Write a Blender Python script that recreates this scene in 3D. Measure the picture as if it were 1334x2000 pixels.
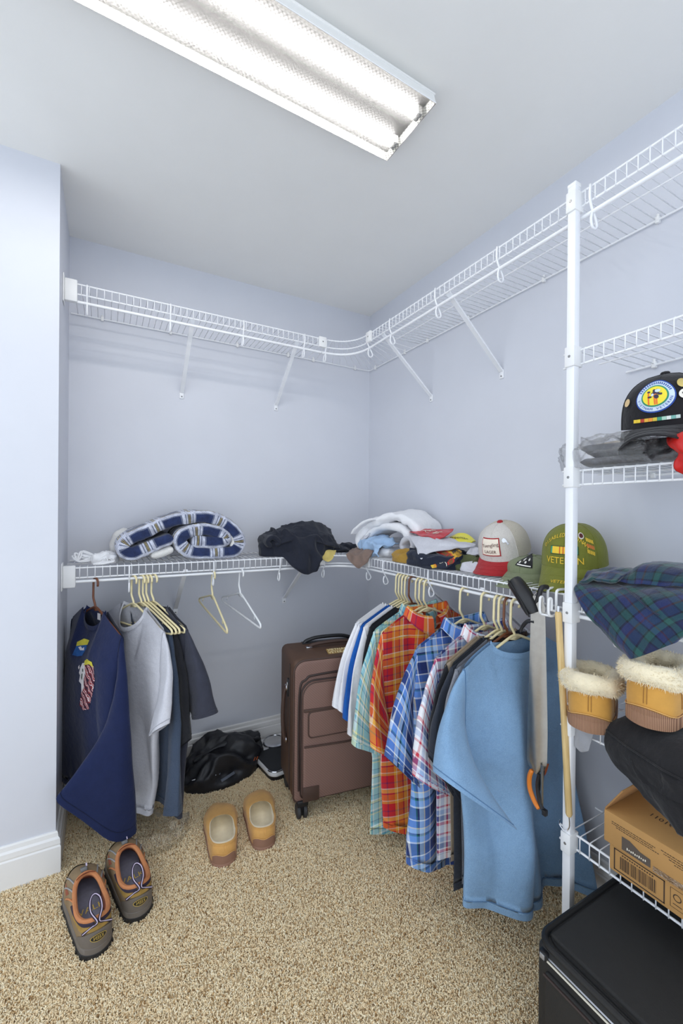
import bpy, bmesh, math, random
import numpy as np
from mathutils import Vector, Matrix, noise

for o in list(bpy.data.objects):
    bpy.data.objects.remove(o)
S = bpy.context.scene
C = S.collection
PI = math.pi
random.seed(7)

# ------------------------------------------------------------------ camera
cam_d = bpy.data.cameras.new('camera'); cam = bpy.data.objects.new('camera', cam_d); C.objects.link(cam)
YAW, PIT, ROLL = .5038, -.0017, .0077
_f = Vector((math.sin(YAW)*math.cos(PIT), math.cos(YAW)*math.cos(PIT), math.sin(PIT)))
_r = Vector((math.cos(YAW), -math.sin(YAW), 0)); _u = _r.cross(_f)
_R = _r*math.cos(ROLL)+_u*math.sin(ROLL); _U = -_r*math.sin(ROLL)+_u*math.cos(ROLL)
m3 = Matrix((_R, _U, -_f)).transposed()
cam.matrix_world = Matrix.Translation((0, 0, 1.2534)) @ m3.to_4x4()
cam_d.sensor_fit = 'HORIZONTAL'; cam_d.sensor_width = 36; cam_d.lens = 836.68*36/1334
cam_d.clip_start = .02
S.camera = cam

# ------------------------------------------------------------------ world (added bluish fill, front and left walls left out to admit it), exposure
W = bpy.data.worlds.new('world'); S.world = W; W.use_nodes = True
W.node_tree.nodes['Background'].inputs[0].default_value = (.80, .89, 1, 1)
W.node_tree.nodes['Background'].inputs[1].default_value = 2.45
TUBE_E = 66.0
S.view_settings.view_transform = 'Standard'; S.view_settings.look = 'None'
S.view_settings.gamma = 1; S.view_settings.use_curve_mapping = False
S.view_settings.exposure = -0.56

# ------------------------------------------------------------------ dimensions
XR, YB, XL, YJ, H = 1.404, 2.206, -.143, 1.764, 2.44
X0, Y0 = -1.06, -.30
SD = .301; XF, YF = XR-SD, YB-SD
ZU, ZL = 2.108, 1.034            # upper and lower shelf decks

# ------------------------------------------------------------------ material helpers
def srgb(*c):
    if len(c) == 1: c = c[0]
    return tuple((x/255/12.92 if x/255 <= .04045 else ((x/255+.055)/1.055)**2.4) for x in c) + (1,)
MATS = {}
class NT:
    def __init__(s, name):
        s.m = bpy.data.materials.new(name); s.m.use_nodes = True
        s.t = s.m.node_tree; s.n = s.t.nodes; s.b = s.n['Principled BSDF']; s.out = s.n['Material Output']
    def add(s, typ, **k):
        n = s.n.new(typ)
        for a, v in k.items():
            if a.startswith('i_'):
                n.inputs[a[2:].replace('_', ' ')].default_value = v
            else: setattr(n, a, v)
        return n
    def link(s, a, b): s.t.links.new(a, b)
    def coord(s, which='Object'):
        if not hasattr(s, 'tc'): s.tc = s.add('ShaderNodeTexCoord')
        return s.tc.outputs[which]
    def noise(s, scale, detail=4, rough=.6, which='Object'):
        n = s.add('ShaderNodeTexNoise'); n.inputs['Scale'].default_value = scale
        n.inputs['Detail'].default_value = detail; n.inputs['Roughness'].default_value = rough
        s.link(s.coord(which), n.inputs['Vector']); return n
    def bump(s, sock, strength=.3, dist=.002):
        b = s.add('ShaderNodeBump'); b.inputs['Strength'].default_value = strength; b.inputs['Distance'].default_value = dist
        s.link(sock, b.inputs['Height'])
        if s.b.inputs['Normal'].links:
            s.link(s.b.inputs['Normal'].links[0].from_socket, b.inputs['Normal'])
        s.link(b.outputs[0], s.b.inputs['Normal'])
    def ramp(s, sock, stops, interp='LINEAR'):
        r = s.add('ShaderNodeValToRGB'); cr = r.color_ramp; cr.interpolation = interp
        while len(cr.elements) < len(stops): cr.elements.new(.5)
        for e, (p, c) in zip(cr.elements, stops): e.position = p; e.color = c
        s.link(sock, r.inputs[0]); return r
    def mix(s, fac, a, b, mode='MIX'):
        n = s.add('ShaderNodeMix', data_type='RGBA', blend_type=mode)
        for sock, v in ((n.inputs[0], fac), (n.inputs[6], a), (n.inputs[7], b)):
            if hasattr(v, 'links') or hasattr(v, 'is_linked'): s.link(v, sock)
            else: sock.default_value = v
        return n.outputs[2]
    def math(s, op, a, b=None):
        n = s.add('ShaderNodeMath', operation=op)
        for sock, v in zip(n.inputs, (a, b)):
            if v is None: continue
            if hasattr(v, 'is_linked'): s.link(v, sock)
            else: sock.default_value = v
        return n.outputs[0]
def mat(name, col, rough=.6, metal=0, bump=None, var=0., sheen=0., coat=0, vscale=30., spec=.5):
    """plain material: colour with a little procedural variation and fine relief"""
    if name in MATS: return MATS[name]
    t = NT(name); b = t.b
    b.inputs['Roughness'].default_value = rough; b.inputs['Metallic'].default_value = metal
    b.inputs['Specular IOR Level'].default_value = spec
    if sheen: b.inputs['Sheen Weight'].default_value = sheen
    if coat: b.inputs['Coat Weight'].default_value = coat
    if var:
        n = t.noise(vscale, 5)
        lo = tuple(x*(1-var) for x in col[:3])+(1,); hi = tuple(min(1, x*(1+var)) for x in col[:3])+(1,)
        r = t.ramp(n.outputs[0], [(.3, lo), (.7, hi)]); t.link(r.outputs[0], b.inputs['Base Color'])
    else: b.inputs['Base Color'].default_value = col
    if bump:
        n2 = t.noise(bump[0], 3); t.bump(n2.outputs[0], bump[1], bump[2] if len(bump) > 2 else .001)
    MATS[name] = t.m; return t.m
def cloth(name, col, var=.12, heather=None, rough=.9, sheen=.15, weave=900):
    if name in MATS: return MATS[name]
    t = NT(name); b = t.b
    b.inputs['Roughness'].default_value = rough; b.inputs['Sheen Weight'].default_value = sheen
    b.inputs['Specular IOR Level'].default_value = .2
    n = t.noise(25, 6, .7); hi = tuple(min(1, x*(1+var)) for x in col[:3])+(1,); lo = tuple(x*(1-var) for x in col[:3])+(1,)
    c = t.ramp(n.outputs[0], [(.3, lo), (.7, hi)]).outputs[0]
    if heather:
        n3 = t.noise(700, 2, .7); f = t.ramp(n3.outputs[0], [(.45, (0, 0, 0, 1)), (.62, (1, 1, 1, 1))]).outputs[0]
        c = t.mix(f, c, heather)
    t.link(c, b.inputs['Base Color'])
    nb = t.noise(weave, 2); t.bump(nb.outputs[0], .25, .0006)
    nw = t.noise(38, 5, .6); t.bump(nw.outputs[0], .45, .007)
    MATS[name] = t.m; return t.m
def plaid(name, period, warp, weft, rough=.85, wob=0., mixf=.5, sheen=.1):
    """woven check: warp stripes along UV.x, weft stripes along UV.y, metres"""
    if name in MATS: return MATS[name]
    t = NT(name); b = t.b; b.inputs['Roughness'].default_value = rough; b.inputs['Sheen Weight'].default_value = sheen
    b.inputs['Specular IOR Level'].default_value = .2
    sp = t.add('ShaderNodeSeparateXYZ'); t.link(t.coord('UV'), sp.inputs[0])
    def stripes(sock, st):
        v = t.math('FRACT', t.math('DIVIDE', sock, period))
        return t.ramp(v, st, 'CONSTANT').outputs[0]
    a = stripes(sp.outputs[0], warp); c = stripes(sp.outputs[1], weft)
    col = t.mix(mixf, a, c)
    t.link(col, b.inputs['Base Color'])
    nb = t.noise(900, 2); t.bump(nb.outputs[0], .25, .0006)
    nw = t.noise(40, 5, .6); t.bump(nw.outputs[0], .45, .007)
    MATS[name] = t.m; return t.m

# ------------------------------------------------------------------ mesh helpers: every shape is (verts, faces[, uv per vert])
def tube(path, r, n=6, closed=False, cap=True):
    P = [Vector(p) for p in path]; m = len(P); vs = []; fs = []
    rr = r if hasattr(r, '__len__') else [r]*m
    prev = None
    for i in range(m):
        if closed: t = P[(i+1) % m]-P[i-1]
        else: t = P[min(i+1, m-1)]-P[max(i-1, 0)]
        t.normalize()
        if prev is None:
            a = Vector((0, 0, 1)) if abs(t.z) < .9 else Vector((1, 0, 0))
            u = t.cross(a).normalized()
        else:
            u = (prev-t*prev.dot(t)).normalized()
        prev = u; v = t.cross(u)
        for k in range(n):
            a = 2*PI*k/n; vs.append(P[i]+(u*math.cos(a)+v*math.sin(a))*rr[i])
    for i in range(m if closed else m-1):
        j = (i+1) % m
        for k in range(n):
            l = (k+1) % n; fs.append((i*n+k, i*n+l, j*n+l, j*n+k))
    if cap and not closed:
        fs.append(tuple(range(n))[::-1]); fs.append(tuple(range((m-1)*n, m*n)))
    return [tuple(v) for v in vs], fs
def arc(c, r, a0, a1, n, plane='xz', rz=None):
    out = []
    for i in range(n+1):
        a = a0+(a1-a0)*i/n; p = r*math.cos(a); q = (rz or r)*math.sin(a)
        out.append({'xz': (c[0]+p, c[1], c[2]+q), 'xy': (c[0]+p, c[1]+q, c[2]), 'yz': (c[0], c[1]+p, c[2]+q)}[plane])
    return out
def smooth_path(pts, n=6, closed=False):
    """Catmull-Rom through points"""
    P = [np.array(p, float) for p in pts]; m = len(P); out = []
    rng = range(m if closed else m-1)
    for i in rng:
        if closed: p0, p1, p2, p3 = P[i-1], P[i], P[(i+1) % m], P[(i+2) % m]
        else: p0, p1, p2, p3 = P[max(i-1, 0)], P[i], P[i+1], P[min(i+2, m-1)]
        for k in range(n):
            t = k/n
            out.append(tuple(.5*((2*p1)+(-p0+p2)*t+(2*p0-5*p1+4*p2-p3)*t*t+(-p0+3*p1-3*p2+p3)*t**3)))
    if not closed: out.append(tuple(P[-1]))
    return out
def box(x0, x1, y0, y1, z0, z1, bev=0, seg=2):
    bm = bmesh.new(); bmesh.ops.create_cube(bm, size=1)
    for v in bm.verts:
        v.co = Vector((x0 if v.co.x < 0 else x1, y0 if v.co.y < 0 else y1, z0 if v.co.z < 0 else z1))
    if bev: bmesh.ops.bevel(bm, geom=list(bm.edges), offset=bev, segments=seg, affect='EDGES', profile=.5)
    bm.verts.ensure_lookup_table(); bm.verts.index_update()
    r = [tuple(v.co) for v in bm.verts], [tuple(v.index for v in f.verts) for f in bm.faces]
    bm.free(); return r
def merge(*parts):
    V = []; F = []
    for p in parts:
        o = len(V); V += list(p[0]); F += [tuple(i+o for i in f) for f in p[1]]
    return V, F
def xform(p, M):
    return [tuple(M @ Vector(v)) for v in p[0]], p[1]
def T(x, y, z): return Matrix.Translation((x, y, z))
def RX(a): return Matrix.Rotation(a, 4, 'X')
def RY(a): return Matrix.Rotation(a, 4, 'Y')
def RZ(a): return Matrix.Rotation(a, 4, 'Z')
def grid(P, cu=False, cv=False):
    """P: array (m, n, 3)"""
    P = np.asarray(P, float); m, n = P.shape[:2]
    F = []
    for i in range(m if cu else m-1):
        a = i*n; b = ((i+1) % m)*n
        for k in range(n if cv else n-1):
            l = (k+1) % n; F.append((a+k, a+l, b+l, b+k))
    return [tuple(v) for v in P.reshape(-1, 3)], F
def lathe(prof, n=24, c=(0, 0, 0)):
    P = [[(c[0]+r*math.cos(2*PI*k/n), c[1]+r*math.sin(2*PI*k/n), c[2]+z) for k in range(n)] for r, z in prof]
    v, f = grid(P, False, True)
    if prof[0][0] > 1e-6: f.append(tuple(range(n))[::-1])
    if prof[-1][0] > 1e-6: f.append(tuple(range((len(prof)-1)*n, len(prof)*n)))
    return v, f
def prism(poly, z0, z1):
    n = len(poly); v = [(x, y, z0) for x, y in poly]+[(x, y, z1) for x, y in poly]
    f = [tuple(range(n))[::-1], tuple(range(n, 2*n))]+[(i, (i+1) % n, n+(i+1) % n, n+i) for i in range(n)]
    return v, f
def make_mesh(name, p, m, smooth=True, uv=None, sharp=None):
    me = bpy.data.meshes.new(name); me.from_pydata([tuple(map(float, v)) for v in p[0]], [], p[1])
    if uv is not None:
        l = me.uv_layers.new(name='UVMap')
        idx = np.empty(len(me.loops), int); me.loops.foreach_get('vertex_index', idx)
        l.data.foreach_set('uv', np.asarray(uv, float)[idx].ravel())
    if smooth:
        me.polygons.foreach_set('use_smooth', [True]*len(me.polygons))
        if sharp: me.set_sharp_from_angle(angle=math.radians(sharp))
    for mm in (m if isinstance(m, (list, tuple)) else [m]): me.materials.append(mm)
    me.update(); return me
def obj(name, p, m, parent=None, smooth=True, uv=None, sharp=40, loc=None, rot=None):
    me = p if isinstance(p, bpy.types.Mesh) else make_mesh(name, p, m, smooth, uv, sharp)
    o = bpy.data.objects.new(name, me); C.objects.link(o)
    if parent: o.parent = parent
    if loc: o.location = loc
    if rot: o.rotation_euler = rot
    return o
def tag(o, label=None, cat=None, group=None, kind=None):
    if label: o['label'] = label
    if cat: o['category'] = cat
    if group: o['group'] = group
    if kind: o['kind'] = kind
    return o
def thing(name, label, cat, loc=(0, 0, 0), rz=0., group=None, rot=None):
    o = bpy.data.objects.new(name, None); C.objects.link(o); o.empty_display_size = .03
    o.location = loc; o.rotation_euler = rot if rot else (0, 0, rz)
    return tag(o, label, cat, group)
def struct(name, p, m, smooth=False, **k):
    return tag(obj(name, p, m, smooth=smooth, **k), kind='structure')
def dup(root, loc, rot=None, label=None, group=None):
    r = root.copy(); C.objects.link(r); r.location = loc
    if rot is not None: r.rotation_euler = rot
    if label: r['label'] = label
    if group: r['group'] = group
    for ch in list(root.children):
        c = ch.copy(); C.objects.link(c); c.parent = r
        for g in ch.children:
            d = g.copy(); C.objects.link(d); d.parent = c
    return r
def nz(x, y=0., z=0.): return noise.noise((x, y, z))
_tc = {}
def text2d(s, size=1., extrude=0.):
    """lettering as flat mesh in xy, centred"""
    key = (s,)
    if key not in _tc:
        cu = bpy.data.curves.new('txt', 'FONT'); cu.body = s; cu.align_x = 'CENTER'; cu.align_y = 'CENTER'; cu.size = 1; cu.resolution_u = 2
        o = bpy.data.objects.new('txt', cu); C.objects.link(o)
        me = bpy.data.meshes.new_from_object(o)
        _tc[key] = ([tuple(v.co) for v in me.vertices], [tuple(p.vertices) for p in me.polygons])
        bpy.data.objects.remove(o); bpy.data.curves.remove(cu); bpy.data.meshes.remove(me)
    v, f = _tc[key]
    return [(x*size, y*size, 0.) for x, y, z in v], f
def wrap(p, fn):
    """map flat (x, y) shape through fn(x, y) -> 3-D point"""
    return [tuple(fn(v[0], v[1])) for v in p[0]], p[1]
def disc2d(rx, ry=None, n=20, c=(0, 0), rings=2):
    ry = ry or rx; v = [(c[0], c[1], 0)]; f = []
    for k in range(1, rings+1):
        for i in range(n): a = 2*PI*i/n; v.append((c[0]+rx*k/rings*math.cos(a), c[1]+ry*k/rings*math.sin(a), 0))
    for i in range(n): f.append((0, 1+i, 1+(i+1) % n))
    for k in range(rings-1):
        for i in range(n): f.append((1+k*n+i, 1+(k+1)*n+i, 1+(k+1)*n+(i+1) % n, 1+k*n+(i+1) % n))
    return v, f
def ring2d(r0, r1, n=24, asp=1., c=(0, 0)):
    v = [(c[0]+r*math.cos(2*PI*i/n), c[1]+r*asp*math.sin(2*PI*i/n), 0) for r in (r0, r1) for i in range(n)]
    return v, [(i, n+i, n+(i+1) % n, (i+1) % n) for i in range(n)]
def rect2d(x0, x1, y0, y1, nx=4, ny=4):
    P = [[(x0+(x1-x0)*i/nx, y0+(y1-y0)*k/ny, 0) for i in range(nx+1)] for k in range(ny+1)]
    return grid(P)
def poly2d(pts):
    return [(x, y, 0) for x, y in pts], [tuple(range(len(pts)))]
def sub2d(p, n=2):
    """subdivide a flat shape's long edges so it can bend"""
    bm = bmesh.new(); vs = [bm.verts.new(v) for v in p[0]]
    for f in p[1]:
        try: bm.faces.new([vs[i] for i in f])
        except ValueError: pass
    bmesh.ops.triangulate(bm, faces=list(bm.faces))
    for _ in range(n):
        ed = [e for e in bm.edges if e.calc_length() > .006]
        if not ed: break
        bmesh.ops.subdivide_edges(bm, edges=ed, cuts=1); bmesh.ops.triangulate(bm, faces=list(bm.faces))
    bm.verts.index_update(); r = [tuple(v.co) for v in bm.verts], [tuple(v.index for v in f.verts) for f in bm.faces]; bm.free(); return r
# ------------------------------------------------------------------ room shell
def wall_mat():
    t = NT('wall paint'); t.b.inputs['Roughness'].default_value = .55
    n = t.noise(3, 4); c = t.ramp(n.outputs[0], [(.3, srgb(212, 214, 222)), (.7, srgb(216, 218, 226))])
    t.link(c.outputs[0], t.b.inputs['Base Color'])
    n2 = t.noise(260, 3); t.bump(n2.outputs[0], .12, .001)
    return t.m
WALL = wall_mat()
CEIL = mat('ceiling paint', srgb(240, 239, 236), .85, bump=(180, .15), var=.015, vscale=4)
TRIM = mat('trim paint', srgb(236, 235, 234), .35, var=.02, vscale=8)
th = .1
struct('wall_back', box(XL-th, XR+th, YB, YB+th, 0, H), WALL)
struct('wall_right', box(XR, XR+th, Y0-th, YB, 0, H), WALL)
struct('wall_nook_left', box(XL-th, XL, YJ+th, YB, 0, H), WALL)
struct('wall_left_facing', box(X0, XL, YJ, YJ+th, 0, H), WALL)
struct('ceiling', box(X0-th, XR+th, Y0-th, YB+th, H, H+.1), CEIL)
# baseboards with a moulded top
def baseboard(name, a, b, nrm, m0=0, m1=0):
    """profile swept from a to b, nrm = direction into the room; m0/m1 mitre (+1 outside, -1 inside corner)"""
    prof = [(0, 0), (.016, 0), (.016, .096), (.013, .101), (.0145, .106), (.0135, .122), (.008, .128), (.0065, .141), (.004, .145), (0, .145)]
    a = Vector((*a, 0)); b = Vector((*b, 0)); n = Vector((*nrm, 0)); d = (b-a).normalized()
    P = []
    for p, m, s in ((a, m0, -1), (b, m1, 1)):
        P.append([tuple(p+n*o+d*(s*m*o)+Vector((0, 0, z))) for o, z in prof])
    v, f = grid(P); k = len(prof); f += [tuple(range(k)), tuple(range(k, 2*k))[::-1]]
    return struct(name, (v, f), TRIM)
baseboard('baseboard_back', (XL, YB), (XR, YB), (0, -1), -1, -1)
baseboard('baseboard_right', (XR, Y0), (XR, YB), (-1, 0), -1, -1)
baseboard('baseboard_nook_left', (XL, YJ), (XL, YB), (1, 0), 1, -1)
baseboard('baseboard_left_facing', (X0, YJ), (XL, YJ), (0, -1), -1, 1)

# ------------------------------------------------------------------ carpet: backing plus cut twisted yarns
def floor_mat():
    t = NT('carpet backing'); t.b.inputs['Roughness'].default_value = 1
    n = t.noise(400, 3, .8); c = t.ramp(n.outputs[0], [(.3, srgb(190, 166, 134)), (.5, srgb(226, 206, 172)), (.7, srgb(240, 224, 196))])
    t.link(c.outputs[0], t.b.inputs['Base Color']); return t.m
FLOOR = floor_mat()
struct('floor', box(X0-th, XR+th, Y0-th, YB+th, -.1, 0), FLOOR)
def yarn_mat():
    t = NT('carpet yarn'); t.b.inputs['Roughness'].default_value = .95; t.b.inputs['Specular IOR Level'].default_value = .1
    oi = t.add('ShaderNodeObjectInfo')
    c = t.ramp(oi.outputs['Random'], [(0, srgb(146, 108, 68)), (.05, srgb(206, 170, 120)), (.14, srgb(240, 215, 174)), (.6, srgb(251, 232, 194)), (1, srgb(255, 244, 216))])
    n = t.noise(9, 3, .5, 'Generated')
    t.link(c.outputs[0], t.b.inputs['Base Color']); return t.m
YARN = yarn_mat()
def yarn_mesh():
    P = smooth_path([(0, 0, -.002), (.0006, .0, .004), (.0024, .0004, .0085), (.0066, .0002, .0105)], 2)
    return make_mesh('yarn', tube(P, [.0011, .0014, .0017, .0018, .0018, .0016, .0011][:len(P)], 4), YARN)
def carpet():
    me = make_mesh('carpet_pile', ([(X0, Y0, 0), (XR, Y0, 0), (XR, YB, 0), (XL, YB, 0), (XL, YJ, 0), (X0, YJ, 0)], [(0, 1, 2, 3, 4, 5)]), FLOOR, False)
    o = bpy.data.objects.new('carpet_pile', me); C.objects.link(o)
    tag(o, 'short beige flecked carpet pile covering the closet floor', 'carpet', kind='stuff')
    ym = bpy.data.objects.new('yarn_source', yarn_mesh())
    ng = bpy.data.node_groups.new('pile', 'GeometryNodeTree')
    ng.interface.new_socket('Geometry', in_out='INPUT', socket_type='NodeSocketGeometry')
    ng.interface.new_socket('Geometry', in_out='OUTPUT', socket_type='NodeSocketGeometry')
    N = ng.nodes; L = ng.links
    gi = N.new('NodeGroupInput'); go = N.new('NodeGroupOutput')
    dp = N.new('GeometryNodeDistributePointsOnFaces'); dp.inputs['Density'].default_value = 105000
    L.new(gi.outputs[0], dp.inputs['Mesh'])
    oi = N.new('GeometryNodeObjectInfo'); oi.inputs['Object'].default_value = ym
    rv = N.new('FunctionNodeRandomValue'); rv.data_type = 'FLOAT_VECTOR'
    rv.inputs[0].default_value = (-.45, -.75, 0); rv.inputs[1].default_value = (.45, .45, 6.2832)
    rs = N.new('FunctionNodeRandomValue'); rs.data_type = 'FLOAT'; rs.inputs[2].default_value = .55; rs.inputs[3].default_value = .92
    e2r = N.new('FunctionNodeEulerToRotation'); L.new(rv.outputs[0], e2r.inputs[0])
    ip = N.new('GeometryNodeInstanceOnPoints')
    L.new(dp.outputs['Points'], ip.inputs['Points']); L.new(oi.outputs['Geometry'], ip.inputs['Instance'])
    L.new(e2r.outputs[0], ip.inputs['Rotation']); L.new(rs.outputs[1], ip.inputs['Scale'])
    L.new(ip.outputs[0], go.inputs[0])
    o.modifiers.new('pile', 'NODES').node_group = ng
    return o
carpet()

# ------------------------------------------------------------------ ceiling light: wraparound prismatic lens over two tubes
def light():
    hx, hy, zb, tray = .615, .115, 2.39, .030
    r = thing('ceiling_light', 'long rectangular fluorescent ceiling light with clear prismatic lens', 'light', (.185, 1.028, zb), .022)
    white = mat('fixture enamel', srgb(240, 240, 238), .4)
    obj('housing', box(-hx+.008, hx-.008, -hy+.02, hy-.02, .035, H-zb-.0005, .003), white, r)
    obj('back_plate', box(-hx+.001, hx-.001, -hy+.001, hy-.001, .0295, .0345, .001), white, r)
    obj('reflector', box(-hx+.006, hx-.006, -hy+.006, hy-.006, .0282, .0294), mat('fixture reflector', srgb(70, 70, 72), .6), r)
    t = NT('lamp tube'); e = t.add('ShaderNodeEmission'); e.inputs[0].default_value = (1, .975, .93, 1); e.inputs[1].default_value = TUBE_E
    t.link(e.outputs[0], t.out.inputs[0])
    for sy in (-1, 1):
        tb = obj('fluorescent_tube', tube([(-hx+.026, sy*.056, .0155), (hx-.026, sy*.056, .0155)], .0118, 12), t.m, r)
        for sx in (-1, 1):
            obj('socket', box(sx*(hx-.018)-.008, sx*(hx-.018)+.008, sy*.056-.014, sy*.056+.014, .004, .028, .002), white, tb)
    # lens: lit prismatic acrylic
    t = NT('prismatic lens'); b = t.b
    b.inputs['Base Color'].default_value = (.95, .95, .95, 1); b.inputs['Roughness'].default_value = .25
    vo = t.add('ShaderNodeTexVoronoi'); vo.inputs['Scale'].default_value = 120; vo.inputs['Randomness'].default_value = .0
    mp = t.add('ShaderNodeMapping'); mp.inputs['Rotation'].default_value = (0, 0, PI/4)
    t.link(t.coord(), mp.inputs[0]); t.link(mp.outputs[0], vo.inputs['Vector'])
    t.bump(vo.outputs['Distance'], .6, .003)
    tl = t.add('ShaderNodeBsdfTranslucent'); tl.inputs[0].default_value = (.075, .075, .075, 1)
    tr = t.add('ShaderNodeBsdfTransparent'); m1 = t.add('ShaderNodeMixShader'); m2 = t.add('ShaderNodeMixShader')
    k = t.ramp(vo.outputs['Distance'], [(.25, (.7, .7, .7, 1)), (.6, (.2, .2, .2, 1))])
    m1.inputs[0].default_value = .0; t.link(tl.outputs[0], m1.inputs[1]); t.link(b.outputs[0], m1.inputs[2])
    t.link(k.outputs[0], m2.inputs[0]); t.link(m1.outputs[0], m2.inputs[1]); t.link(tr.outputs[0], m2.inputs[2])
    t.link(m2.outputs[0], t.out.inputs[0])
    # shallow tray: rim a little proud, bottom slightly domed
    P = []
    prof = [(.004, tray), (.0, .006), (.002, .002), (.006, .0)]
    rings = []
    for o, z in prof:
        rings.append([(-hx+o, -hy+o, z), (hx-o, -hy+o, z), (hx-o, hy-o, z), (-hx+o, hy-o, z)])
    v, f = grid(rings, False, True); f.append((12, 15, 14, 13))
    side = mat('lens side acrylic', srgb(236, 236, 234), .3)
    lens = obj('lens', (v, f), [t.m, side], r, smooth=False)
    for i in range(4): lens.data.polygons[i].material_index = 1
    edge = mat('lens edge', srgb(245, 245, 245), .2)
    obj('lens_rim', tube([(-hx, -hy, .006), (hx, -hy, .006), (hx, hy, .006), (-hx, hy, .006)], .0016, 6, True), edge, r)
light()
# ------------------------------------------------------------------ white wire shelving
WIRE = mat('white coated wire', srgb(242, 243, 246), .35, var=.02, vscale=12)
WPLAST = mat('white plastic', srgb(238, 238, 238), .4)
SCREW = mat('screw steel', srgb(150, 150, 150), .35, .9)
LIP = .041
CW = {}
def cross_mesh(D):
    if D not in CW:
        CW[D] = make_mesh('cross_wire', tube([(0, .004, .0), (0, D-.002, 0), (0, D+.0035, -.003), (0, D+.0035, -LIP-.003)], .0016, 5), WIRE)
    return CW[D]
_hook = None
def hook_mesh():
    global _hook
    if not _hook:
        p = smooth_path([(0, SD+.006, -.001), (0, SD+.006, -.045), (0, SD-.022, -.092), (0, SD-.018, -.108), (0, SD-.004, -.108), (0, SD+.002, -.09), (0, SD-.002, -.072)], 4)
        _hook = make_mesh('rod_hook', tube(p, .0033, 6), WIRE)
    return _hook
_clip = None
def clip_mesh():
    global _clip
    if not _clip:
        _clip = make_mesh('wall_clip', merge(box(-.006, .006, .0005, .013, -.013, .006, .002), lathe([(0, .0), (.004, .0), (.004, .009), (0, .011)], 8, (0, .007, .004))), WPLAST)
    return _clip
_brace = {}
def brace(parent, x, drop):
    if drop not in _brace:
        a = Vector((0, SD-.006, -.036)); b = Vector((0, .006, -drop+.012)); d = (b-a).normalized(); n = Vector((0, -d.z, d.y))
        w = Vector((.009, 0, 0)); t = .0035
        v = []
        for p in (a, b):
            for sx, sn in ((-1, -1), (1, -1), (1, 1), (-1, 1)): v.append(tuple(p+w*sx+n*(t*sn)))
        f = [(0, 1, 2, 3), (7, 6, 5, 4)]+[(i, (i+1) % 4, 4+(i+1) % 4, 4+i) for i in range(4)]
        bar = make_mesh('support_brace', (v, f), WIRE, False)
        foot = make_mesh('foot_plate', box(-.0105, .0105, .0003, .0055, -drop-.018, -drop+.018, .002), WIRE)
        scr = make_mesh('screw', xform(lathe([(0, 0), (.0038, 0), (.003, .002), (0, .0025)], 8), T(0, .0053, -drop-.008) @ RX(-PI/2)), SCREW)
        _brace[drop] = (bar, foot, scr)
    bar, foot, scr = _brace[drop]
    o = obj('support_brace', bar, None, parent, loc=(x, 0, 0))
    obj('foot_plate', foot, None, o); obj('screw', scr, None, o)
def wire_shelf(name, label, loc, rz, a0, a1, hooks=(), clips=(), braces=(), rod=None, drop=.29, sp=.0254, D=SD, rail_ext=(0, 0), group=None):
    """local x runs along the wall, local y away from the wall"""
    r = thing(name, label, 'shelf', loc, rz, group)
    n = int((a1-a0)/sp)
    for i in range(n+1): obj('cross_wire', cross_mesh(D), None, r, loc=(a0+i*sp, 0, 0))
    e0, e1 = rail_ext
    obj('back_rail', tube([(a0-.004, .008, -.004), (a1+.004, .008, -.004)], .0032, 8), WIRE, r)
    obj('middle_rail', tube([(a0-.004, .15, -.004), (a1+.004, .15, -.004)], .0022, 6), WIRE, r)
    obj('front_rail', tube([(a0-e0, D, -.0035), (a1+e1, D, -.0035)], .0030, 8), WIRE, r)
    obj('lip_rail', tube([(a0-e0, D+.0005, -LIP), (a1+e1, D+.0005, -LIP)], .0030, 8), WIRE, r)
    if rod: obj('hanging_rod', tube([(rod[0], D-.006, rod[2]), (rod[1], D-.006, rod[2])], .0058, 10), WIRE, r)
    for x in hooks: obj('rod_hook', hook_mesh(), None, r, loc=(x, 0, 0))
    for x in clips: obj('wall_clip', clip_mesh(), None, r, loc=(x, 0, 0))
    for x in braces: brace(r, x, drop)
    return r
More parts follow.
